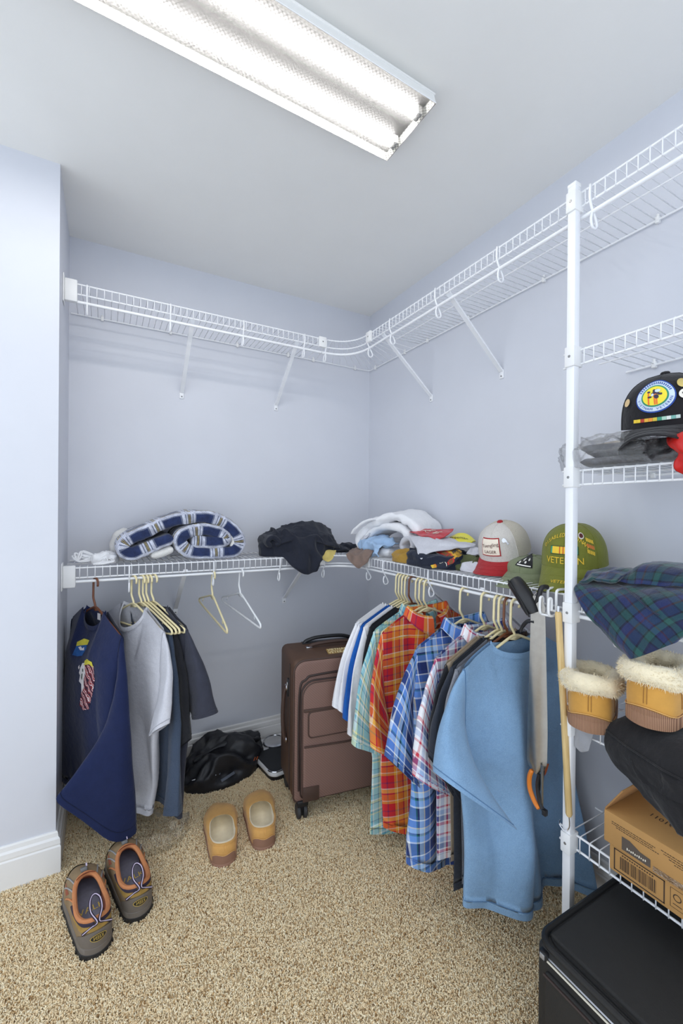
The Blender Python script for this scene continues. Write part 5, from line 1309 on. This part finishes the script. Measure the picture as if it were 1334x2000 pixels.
def under_arc(txt, size, R, span):
    out = []; n = len(txt)
    for i, ch in enumerate(txt):
        if ch == ' ': continue
        a = -span/2+span*i/(n-1); g = text2d(ch, size); q = shift(g, R*math.sin(a), -R*math.cos(a), a); out.append(([(x, y*.83, 0) for x, y, z in q[0]], q[1]))
    return [shift(q, -.004, .068) for q in out]
c3.decal('lettering', under_arc('VIETNAM VETERAN', .0085, .0345, 2.6), PB, .0034, pc)
rn = random.Random(3)
c3.decal('patch_figures', [shift(disc2d(rn.uniform(.002, .005), rn.uniform(.002, .004), 7), -.004+rn.uniform(-.013, .013), .068+rn.uniform(-.006, .012)) for _ in range(14)], mat('dark thread', srgb(52, 44, 74), .7), .0044, pc)
c3.decal('patch_figures', [shift(disc2d(.006, .0035, 8), .002, .078), shift(disc2d(.003, .003, 8), -.008, .070)], PW, .0048, pc)
c3.decal('patch_stripe', [shift(rect2d(-.0015, .0015, -.015, .012, 1, 4), x-.004, .064, .1) for x in (-.012, .0, .004)], cF[1], .0042, pc)
for k, col in enumerate(((240, 206, 60), (240, 206, 60), (190, 60, 40), (232, 180, 60), (236, 150, 50), (214, 190, 60), (60, 150, 120), (170, 210, 190), (224, 232, 226), (120, 180, 170), (200, 220, 214))):
    c3.decal('ribbon_bar', [rect2d(-.050+.0085*k, -.0418+.0085*k, .014, .0215, 2, 2)], mat('ribbon %d %d %d' % col, srgb(col), .6), .0024)
c3.decal('gold_pin', [shift(disc2d(.013, .010, 18), .056, .088)], GOLD, .004)
wpn = c3.decal('white_pin', [shift(disc2d(.0135, .0105, 18), .056, .064)], mat('cream enamel', srgb(238, 234, 222), .35), .004)
c3.decal('pin_marks', [shift(rect2d(-.0008, .0008, -.002, .002, 1, 1), .050+.003*i, .065, .3) for i in range(5)], BLK, .005, wpn)
c3.decal('side_pin', [shift(disc2d(.010, .009, 16), -.074, .062)], mat('beige enamel', srgb(220, 190, 140), .4), .004)
D3 = 1.37+.002
pk = thing('wrapped_parcel', 'dark folded garment sealed in clear plastic on the small shelf', 'parcel', (0, 0, 0))
ribbon('garment', [(.0, .018), (.11, .020), (.125, .036), (.10, .048), (0, .05)], .024, -.10, .10, cloth('graphite cotton', srgb(96, 96, 100), .12), pk, 3, .006).matrix_local = T(1.13, .60, D3) @ RZ(.2)
CREAMC = cloth('cream cotton', srgb(214, 204, 190), .05)
ribbon('cream_garment', [(.0, .012), (.10, .014), (.11, .028), (.0, .032)], .016, -.055, .055, CREAMC, pk, 5, .004).matrix_local = T(1.20, .665, D3+.04)
lump('film', [(-.11, -.11), (-.02, -.125), (.10, -.11), (.13, 0), (.11, .12), (0, .135), (-.10, .115), (-.125, 0)], .070, clear('crinkled film', .0, .10, .82), 4, .022, (20, 20, 24), .4, .55, 110, 36, parent=pk, rough=.012, kr=42).matrix_local = T(1.205, .632, D3)
pk2 = thing('wrapped_parcel', 'grey parcel in clear plastic directly under the black cap', 'parcel', (0, 0, 0))
ribbon('garment', [(.0, .016), (.13, .018), (.145, .034), (.12, .047), (0, .048)], .026, -.09, .09, cloth('dark grey cotton', srgb(74, 72, 74), .1), pk2, 8, .006).matrix_local = T(1.12, .455, D3) @ RZ(-.1)
lump('film', [(-.09, -.10), (.0, -.115), (.11, -.10), (.13, 0), (.11, .09), (0, .10), (-.095, .08), (-.105, 0)], .046, clear('crinkled film', .0, .10, .82), 14, .016, (20, 20, 24), .35, .5, 100, 32, parent=pk2, rough=.010, kr=42).matrix_local = T(1.205, .452, D3)
REDF = mat('shiny red fabric', srgb(206, 36, 30), .35, bump=(30, .4, .006), var=.06)
ro = Sheet([[(1.16, .475, 1.435), (1.16, .42, 1.445), (1.16, .35, 1.45), (1.16, .28, 1.44)], [(1.082, .482, 1.412), (1.07, .43, 1.425), (1.065, .36, 1.43), (1.07, .28, 1.425)], [(1.078, .455, 1.385), (1.06, .41, 1.38), (1.055, .35, 1.385), (1.06, .28, 1.39)], [(1.085, .465, 1.360), (1.062, .42, 1.355), (1.052, .36, 1.35), (1.06, .28, 1.36)], [(1.09, .445, 1.338), (1.07, .41, 1.322), (1.06, .36, 1.315), (1.065, .28, 1.33)]], .012, 16, 5).build('red_jacket', REDF, None, .010)
tag(ro, 'shiny red fabric spilling over the small shelf beside the black cap', 'clothing')

# ------------------------------------------------------------------ flannel shirt thrown over the shelf
fl = ((16, (30, 40, 76)), (3, (24, 26, 36)), (12, (32, 70, 72)), (3, (22, 25, 36)), (10, (38, 48, 98)), (3, (66, 34, 48)), (14, (28, 52, 84)), (3, (24, 26, 36)), (10, (38, 84, 80)), (4, (27, 29, 54)))
FLAN = plaid('dark green blue flannel', .115, stripes(*fl), stripes(*fl[3:], *fl[:3]), sheen=.35)
fs = thing('flannel_shirt', 'dark green and blue plaid flannel shirt hanging over the shelf edge', 'shirt', (0, 0, 0))
ff = Sheet([[(1.25, .700, 1.050), (1.30, .67, 1.060), (1.32, .60, 1.070), (1.32, .44, 1.075)], [(1.14, .690, 1.078), (1.16, .64, 1.078), (1.17, .564, 1.092), (1.16, .45, 1.105)], [(1.078, .690, 1.056), (1.070, .597, 1.058), (1.065, .511, 1.070), (1.055, .415, 1.076)], [(1.058, .651, 1.010), (1.048, .571, 1.012), (1.043, .493, 1.027), (1.038, .405, 1.045)], [(1.048, .601, .972), (1.030, .546, .976), (1.028, .476, 1.000), (1.028, .405, 1.022)], [(1.043, .540, .930), (1.030, .519, .931), (1.028, .466, .968), (1.038, .43, 1.00)]], .006, 12, 6)
ff.build('body', FLAN, fs, .022, 44, 44, .6)
Sheet([[(1.20, .600, 1.11), (1.20, .545, 1.135), (1.20, .46, 1.135), (1.20, .36, 1.12)], [(1.135, .60, 1.105), (1.13, .545, 1.128), (1.125, .47, 1.125), (1.13, .36, 1.115)], [(1.105, .595, 1.085), (1.095, .54, 1.088), (1.09, .48, 1.095), (1.09, .36, 1.10)]], .005, 18, 2).build('collar', FLAN, fs, .007, 30, 20)
Sheet([[(1.24, .685, 1.09), (1.25, .64, 1.10), (1.26, .58, 1.10)], [(1.15, .69, 1.095), (1.15, .645, 1.108), (1.15, .58, 1.11)], [(1.09, .685, 1.075), (1.085, .64, 1.086), (1.085, .585, 1.088)]], .008, 18, 8).build('sleeve_fold', FLAN, fs, .012, 24, 20)
obj('pocket_edge', tube([ff.pt(.42+.33*i/12, .28+.30*i/12, .004) for i in range(13)], .0015, 5), FLAN, fs)

# ------------------------------------------------------------------ fleece-lined slippers
SHEEP = mat('cream sheepskin', srgb(240, 226, 194), .95, bump=(160, .7, .004), var=.08, vscale=40, sheen=.5)
RIB = NT('ribbed rubber'); RIB.b.inputs['Roughness'].default_value = .7
_w = RIB.add('ShaderNodeTexWave'); _w.inputs['Scale'].default_value = 110; _w.bands_direction = 'X'; RIB.link(RIB.coord(), _w.inputs[0])
_r = RIB.ramp(_w.outputs[0], [(0, srgb(120, 84, 62)), (1, srgb(178, 136, 106))]); RIB.link(_r.outputs[0], RIB.b.inputs['Base Color']); RIB.bump(_w.outputs[0], .5, .002)
TAN2 = mat('golden tan suede', srgb(204, 150, 66), .8, bump=(500, .2), var=.1, vscale=18, sheen=.2)
def fleece_slipper(label, loc, rot, seed):
    r = thing('fleece_slipper', label, 'slipper', loc, rot=rot)
    out = [(0, .135), (.042, .112), (.056, .064), (.054, 0), (.051, -.06), (.040, -.105), (0, -.125), (-.040, -.105), (-.051, -.06), (-.054, 0), (-.056, .064), (-.042, .112)]
    inn = [(0, .010, .105), (.024, .006, .104), (.040, -.01, .102), (.045, -.04, .10), (.043, -.07, .102), (.032, -.10, .108), (0, -.114, .112), (-.032, -.10, .108), (-.043, -.07, .102), (-.045, -.04, .10), (-.040, -.01, .102), (-.024, .006, .104)]
    s = Shoe(r, out, inn, .022, 8, 1.9, 1.7, .004); N = s.N
    s.upper(TAN2, 14); so = s.sole(RIB.m, 0, .030, .004); s.lining(SHEEP, .03, .80)
    # wavy foxing of the sole with stitched edge
    s.patch('foxing', N/2-16, N/2+16, 0, lambda t: .08+.06*math.cos((t-.5)*2*PI*1.2), RIB.m, .003, 40, 4)
    s.line('foxing_stitch', lambda t: (N/2-16+32*t, .10+.06*math.cos((t-.5)*2*PI*1.2)), THR, .0009, 50, .004)
    for d in (-.6, .6): s.line('back_seam', lambda t: (N/2+d, .22+.7*t), mat('brown thread', srgb(150, 104, 48), .8), .0007, 14, .0012)
    for d in (-15, 15): s.line('side_seam', lambda t: (N/2+d, .15+.75*t), mat('brown thread', srgb(150, 104, 48), .8), .0008, 14, .0012)
    # thick rolled sheepskin collar
    path = [np.array(s.P(i, 1.)) for i in range(N)]; c = np.mean(path, 0); rows = []
    for i, p in enumerate(path):
        o = (p-c)*np.array((1, 1, 0)); o = o/np.linalg.norm(o); row = []
        for k in range(16):
            a = 2*PI*k/16; R = .021+.004*noise.noise((p[0]*40+seed, p[1]*40, a))
            row.append(tuple(p+o*(.006+R*1.05*math.cos(a))+np.array((0, 0, .006+R*1.15*math.sin(a)))))
        rows.append(row)
    cl = obj('fleece_collar', grid(rows, True, True), SHEEP, r, sharp=None)
    # wool tufts over the collar, too many to count
    rn = np.random.RandomState(seed); V = []; F = []
    for _ in range(5200):
        i = rn.randint(N); a = rn.uniform(-1.2, 2.6+PI*.55); p = path[i]; o = (p-c)*np.array((1, 1, 0)); o = o/np.linalg.norm(o)
        tdir = np.array((-o[1], o[0], 0)); nrm = o*math.cos(a)+np.array((0, 0, math.sin(a)))
        b = p+o*.006+np.array((0, 0, .006))+nrm*.0195+tdir*rn.uniform(-.004, .004)
        tip = b+nrm*rn.uniform(.004, .010)+tdir*rn.uniform(-.005, .005)+np.array((0, 0, rn.uniform(-.005, .002)))+o*rn.uniform(-.003, .003)
        w = np.cross(nrm, tdir); w = (w*rn.uniform(-1, 1)+tdir*rn.uniform(-1, 1)); w = w/(np.linalg.norm(w)+1e-6)*.0011
        q = len(V); V += [tuple(b-w), tuple(b+w), tuple(tip)]; F.append((q, q+1, q+2))
    tag(obj('wool', (V, F), SHEEP, r, smooth=False), kind='stuff')
D5 = .713+.002
fleece_slipper('tan fleece-collared slipper standing beside the shelf pole', (1.150, .682, D5), (0, 0, -PI/2+.50), 1)
fleece_slipper('tan fleece-collared slipper resting on the black sweatshirt', (1.165, .520, .790), (.05, .02, -PI/2+.16), 2)
# ---- black sweatshirt under the slipper
BLKS = cloth('black sweatshirt fleece', srgb(34, 33, 35), .1)
bs = thing('black_sweatshirt', 'folded black sweatshirt hanging over the shelf above the cardboard box', 'sweatshirt', (0, 0, 0))
bsh = Sheet([[(1.30, .590, .735), (1.31, .55, .755), (1.32, .48, .765), (1.32, .36, .765)], [(1.10, .592, .748), (1.11, .55, .770), (1.11, .48, .780), (1.10, .36, .785)], [(1.052, .594, .705), (1.038, .546, .722), (1.018, .460, .745), (1.008, .36, .765)], [(1.045, .566, .670), (1.028, .509, .682), (1.008, .446, .695), (.998, .36, .715)], [(1.040, .513, .642), (1.028, .478, .648), (1.008, .432, .646), (.998, .36, .657)], [(1.030, .454, .615), (1.020, .431, .611), (1.005, .404, .612), (.998, .36, .620)]], .006, 12, 9)
bsh.build('body', BLKS, bs, .030, 40, 40)
obj('hem_seam', tube([bsh.pt(.02+.96*i/20, .30+.25*i/20, .002) for i in range(21)], .002, 5), BLKS, bs)
Sheet([[(1.10, .50, .765), (1.09, .44, .775), (1.08, .36, .775)], [(1.035, .52, .715), (1.012, .45, .725), (.998, .36, .735)], [(1.025, .500, .675), (1.003, .44, .680), (.988, .36, .69)]], .012, 18, 4).build('sleeve', BLKS, bs, .012)
o = Sheet([[(1.17, .70, .722), (1.17, .665, .724), (1.17, .625, .722)], [(1.093, .698, .716), (1.092, .665, .718), (1.093, .632, .714)], [(1.088, .692, .675), (1.086, .668, .670), (1.088, .645, .676)], [(1.09, .690, .640), (1.085, .672, .632), (1.088, .652, .645)]], .004, 30, 7).build('grey_cloth', cloth('stone grey cotton', srgb(160, 160, 164), .08), None, .004)
tag(o, 'grey cloth hanging below the fleece slipper beside the pole', 'cloth')

# ------------------------------------------------------------------ cardboard box
CARD = mat('corrugated cardboard', srgb(182, 138, 82), .8, bump=(90, .08), var=.05, vscale=14); CARDI = mat('cardboard inside', srgb(160, 118, 72), .85)
BINK = mat('box ink', srgb(62, 46, 36), .8); BGREY = mat('box grey tag', srgb(86, 76, 68), .8)
D6 = .40+.002
bxr = thing('cardboard_box', 'brown cardboard box with barcode on the lowest wire shelf', 'box', (1.062, .59, D6))
# local: x into the shelf, y negative to the right, z up
obj('base', box(.004, .29, -.40, -.004, 0, .085, .001), CARD, bxr)
lid = obj('lid', box(-.003, .297, -.408, .006, .064, .138, .0015), CARD, bxr)
obj('open_flap', xform(box(0, .29, 0, .0035, 0, .075, .001), T(0, .004, .1375) @ RX(.55)), CARDI, bxr)
def bface(x, y): return (-.0036, -x, y)
def bfaceb(x, y): return (.0034, -x, y)
def bflat(nm, shapes, fn, m, par): return obj(nm, merge(*[wrap(q, fn) for q in shapes]), m, par, smooth=False)
def up(p): return [(-x, -y, 0) for x, y, z in p[0]], p[1]      # printed upside down
bflat('house_tag', [poly2d([(.035, .118), (.052, .118), (.074, .108), (.095, .106), (.095, .088), (.035, .088)][::-1])], lambda x, y: bface(x, y-.019), BGREY, lid)
bflat('tag_lettering', [rect2d(.046+.0042*i, .0482+.0042*i, .0745+.001*(i % 2), .0785+.0016*(i % 3 == 0), 1, 1) for i in range(10)], lambda x, y: tuple(np.array(bface(x, y))-np.array((.0004, 0, 0))), cF[4], lid)
rn = random.Random(5)
lines = []
for k, (xa, xb, yy) in enumerate(((.012, .105, .119), (.012, .100, .1145), (.022, .108, .110), (.115, .19, .122), (.12, .185, .117), (.13, .19, .112), (.14, .20, .107))):
    x = xa
    while x < xb: w = rn.uniform(.002, .006); lines.append(rect2d(x, x+w, yy, yy+.0016, 1, 1)); x += w+.0012
bflat('small_print', lines, bface, BINK, lid)
fr = []
for a in ((.004, .110, .054, .0565), (.004, .110, .006, .0085), (.004, .0065, .006, .0565), (.1075, .110, .006, .0565)): fr.append(rect2d(a[0]+.01, a[1]+.01, a[2], a[3], 1, 1))
bflat('barcode_frame', fr, bfaceb, BINK, bxr)
x = .028; bars = []
while x < .102: w = rn.choice((.0007, .0012, .002)); bars.append(rect2d(x, x+w, .015, .044, 1, 1)); x += w+rn.choice((.0008, .0012, .002))
bflat('barcode', bars, bfaceb, BINK, bxr)
bflat('barcode_digits', [rect2d(.032+.0052*i, .0352+.0052*i, .0475, .0505, 1, 1) for i in range(13)], bfaceb, BINK, bxr)
ic = [shift(ring2d(.006, .0078, 16), .143, .036), rect2d(.130, .157, .012, .0128, 1, 1), rect2d(.130, .157, .052, .0528, 1, 1), rect2d(.130, .1308, .012, .052, 1, 1), rect2d(.1565, .1573, .012, .052, 1, 1), rect2d(.135, .152, .020, .0215, 1, 1), shift(ring2d(.0045, .006, 12), .172, .034), rect2d(.164, .20, .052, .0528, 1, 1), rect2d(.186, .1868, .012, .052, 1, 1), shift(ring2d(.005, .0065, 12), .198, .03)]
bflat('recycling_marks', ic, bfaceb, BINK, bxr)
bflat('number_print', [shift(up(text2d('06791011', .020)), .095, .0)], lambda x, y: (.075-y*1.0, -x, .1385), BINK, lid)
obj('packing_tape', box(-.0042, -.0036, -.32, -.10, .066, .078), clear('packing tape', .02, .1, .8), lid)

# ------------------------------------------------------------------ black soft case on the floor
case = thing('soft_case', 'black soft-sided case with silver trim on the floor under the box', 'case', (.865, .638, 0))
CASE = mat('black woven case', srgb(36, 35, 34), .7, bump=(450, .5), var=.08, vscale=40); CASE2 = mat('black case piping', srgb(22, 22, 23), .5)
SILVER = mat('silver trim', srgb(176, 178, 184), .3, .6)
obj('body', box(0, .46, -.60, 0, .012, .285, .02, 4), CASE, case)
obj('lid_panel', box(.03, .445, -.58, -.012, .275, .292, .008, 3), CASE, case)
obj('top_piping', tube([(x, y, .288) for x, y in rrect(.004, .456, -.596, -.004, .035, 6)], .007, 8, True), CASE2, case)
obj('side_piping', tube([(x, y, .286) for x, y in rrect(.022, .45, -.588, -.012, .03, 6)], .003, 6, True), CASE2, case)
obj('silver_trim', xform(box(-.006, .014, -.60, -.03, -.0025, .0025, .001), T(.004, 0, .268) @ RY(-.9)), SILVER, case)
obj('trim_edge', tube([(-.004, -.03, .262), (-.004, -.60, .262)], .0022, 6), mat('pale trim', srgb(214, 208, 190), .4), case)
cn = obj('trim_clip', box(-.008, .010, -.034, -.014, .258, .276, .003), BLK, case); obj('clip_plate', box(-.010, -.007, -.030, -.018, .262, .273, .001), SILVER, cn)
obj('front_pocket', box(-.010, .004, -.56, -.03, .03, .24, .006, 3), CASE, case)
obj('pocket_zipper', tube([(-.011, -.03, .235), (-.011, -.56, .235)], .003, 6), ZIP, case)
obj('reflective_strip', box(-.0125, -.0095, -.19, -.012, .150, .164, .001), mat('grey reflective strip', srgb(150, 152, 160), .35, .3), case, rot=(.35, 0, 0), loc=(0, 0, .0))
hh = obj('carry_handle', tube(smooth_path([(-.008, -.15, .17), (-.03, -.16, .19), (-.035, -.22, .195), (-.03, -.28, .19), (-.008, -.29, .17)], 5), .008, 8), CASE2, case)
obj('handle_bracket', box(-.016, -.004, -.165, -.135, .150, .185, .004), SILVER, hh)
for x in (.05, .41):
    for y in (-.05, -.55): obj('foot', lathe([(.016, 0), (.018, .004), (.014, .014)], 14), BLK, case, loc=(x, y, 0))

# ------------------------------------------------------------------ hook, shoehorn, dressing stick and reacher at the shelf edge
hk = thing('shelf_hook', 'white double hook clipped over the wire shelf edge by the pole', 'hook', (1.09, .764, ZL))
for dy in (-.022, .004):
    obj('wire_arm', tube(smooth_path([(.05, dy, .006), (.02, dy, .008), (-.002, dy, .007), (-.0075, dy, -.006), (-.0075, dy, -.052), (-.014, dy, -.060), (-.032, dy, -.060), (-.040, dy, -.050), (-.040, dy, -.018), (-.034, dy, -.012), (-.028, dy, -.018), (-.028, dy, -.046)], 4), .0036, 8), WPLAST, hk)
for x, z in ((-.0075, -.05), (.045, .006), (-.034, -.060)): obj('cross_bar', tube([(x, -.022, z), (x, .004, z)], .0032, 8), WPLAST, hk)
# metal shoehorn: long curved blade
sh_ = thing('shoehorn', 'long brushed metal shoehorn hanging from the white hook', 'shoehorn', (1.052, .776, 1.01))
STEEL = mat('brushed steel', srgb(158, 153, 146), .3, 1., bump=(300, .1), var=.06, vscale=60)
rows = []
for j in range(37):
    t = j/36; z = .012-.49*t; w = .0175+.0085*min(1, t*1.3); bend_ = .008*max(0, t-.6)**2*8
    if t > .93: w *= math.sqrt(max(0.02, 1-((t-.93)/.07)**2))
    if t < .03: w *= .75
    rows.append([(-bend_-(.012*min(1, t*1.2+.1))*(1-u*u)*.6, w*u, z) for u in np.linspace(-1, 1, 13)])
rows = np.array(rows); bk_ = rows+np.array((.0016, 0, 0))
v1 = grid(rows); v2 = grid(bk_[:, ::-1]); obj('blade', merge(v1, v2), STEEL, sh_, sharp=None, rot=(.0, -.02, .42))
obj('hang_loop', tube(arc((0, 0, .012), .010, 0, 2*PI, 16, 'yz')[:-1], .0016, 6, True), STEEL, sh_, rot=(0, 0, .4))
# wooden dressing stick
ds = thing('dressing_stick', 'wooden dressing stick with wire hook hanging beside the pole', 'stick', (1.068, .722, 1.0))
WOOD = NT('pale wood'); WOOD.b.inputs['Roughness'].default_value = .55
_n = WOOD.add('ShaderNodeTexNoise'); _m = WOOD.add('ShaderNodeMapping'); _m.inputs['Scale'].default_value = (60, 60, 3); WOOD.link(WOOD.coord(), _m.inputs[0]); WOOD.link(_m.outputs[0], _n.inputs['Vector'])
_r = WOOD.ramp(_n.outputs[0], [(.3, srgb(206, 172, 112)), (.7, srgb(226, 198, 142))]); WOOD.link(_r.outputs[0], WOOD.b.inputs['Base Color'])
obj('shaft', tube([(0, .004, -.012), (0, .004, -.016), (.004, -.012, -.28), (.008, -.026, -.540), (.008, -.026, -.546)], [.006, .0085, .0085, .0085, .006], 12), WOOD.m, ds)
obj('tip_cap', tube([(0, .004, .004), (0, .004, -.014)], .004, 8), CHROME, ds)
obj('wire_hook', tube(smooth_path([(.008, -.026, -.545), (.008, -.027, -.575), (.004, -.016, -.590), (0, -.004, -.578), (.0, -.006, -.566)], 5), .0014, 6), CHROME, ds)
# reacher: grip, trigger, shaft, orange jaw
rg = thing('reacher_grabber', 'black and orange reacher grabber hooked on the shelf edge', 'grabber', (1.06, .812, ZL))
grip = smooth_path([(-.012, .040, .018), (-.014, .020, .002), (-.014, .0, -.022), (-.012, -.014, -.046), (-.010, -.022, -.062)], 5)
gp = obj('grip', tube(grip, [.016+.008*math.sin(PI*min(1, .25+i/len(grip)*.7)) for i in range(len(grip))], 12), BLK, rg)
for i in range(2, len(grip)-2):
    p = grip[i]; obj('grip_rib', box(-.0255, -.020, -.014, .014, -.0012, .0012, .0008), BLKR, gp, loc=(p[0], p[1], p[2]), rot=(.9, 0, 0))
obj('hang_lug', tube(smooth_path([(-.006, -.018, -.045), (-.006, -.034, -.02), (-.004, -.042, .008), (.006, -.044, .014), (.02, -.044, .012)], 5), .007, 8), BLK, rg)
obj('trigger', tube(smooth_path([(-.008, -.026, -.085), (-.012, -.006, -.088), (-.014, .010, -.108), (-.014, .014, -.122)], 5), [.006]*5+[.0055]*5+[.0045]*6, 8), BLK, rg)
obj('shaft', tube([(-.008, -.022, -.05), (.012, -.030, -.10), (.014, -.046, -.45), (-.006, -.048, -.545)], .0045, 10), mat('dark grey tube', srgb(56, 58, 62), .35, .6), rg)
jaw = obj('jaw_frame', tube(smooth_path([(-.010, -.046, -.50), (-.011, -.042, -.535), (-.012, -.050, -.575), (-.012, -.062, -.590)], 4), .0055, 8), BLK, rg)
obj('steel_strip', box(-.0125, -.0105, -.060, -.052, -.585, -.47, .0005), STEEL, rg)
oj = smooth_path([(-.014, -.026, -.498), (-.016, -.020, -.520), (-.017, -.022, -.550), (-.016, -.036, -.578), (-.014, -.050, -.592)], 5)
obj('orange_jaw', tube(oj, [.0045]+[.0065]*(len(oj)-2)+[.004], 8), mat('orange plastic', srgb(226, 128, 40), .4), rg)
obj('jaw_magnet', box(-.019, -.007, -.072, -.060, -.600, -.584, .002), BLK, rg)
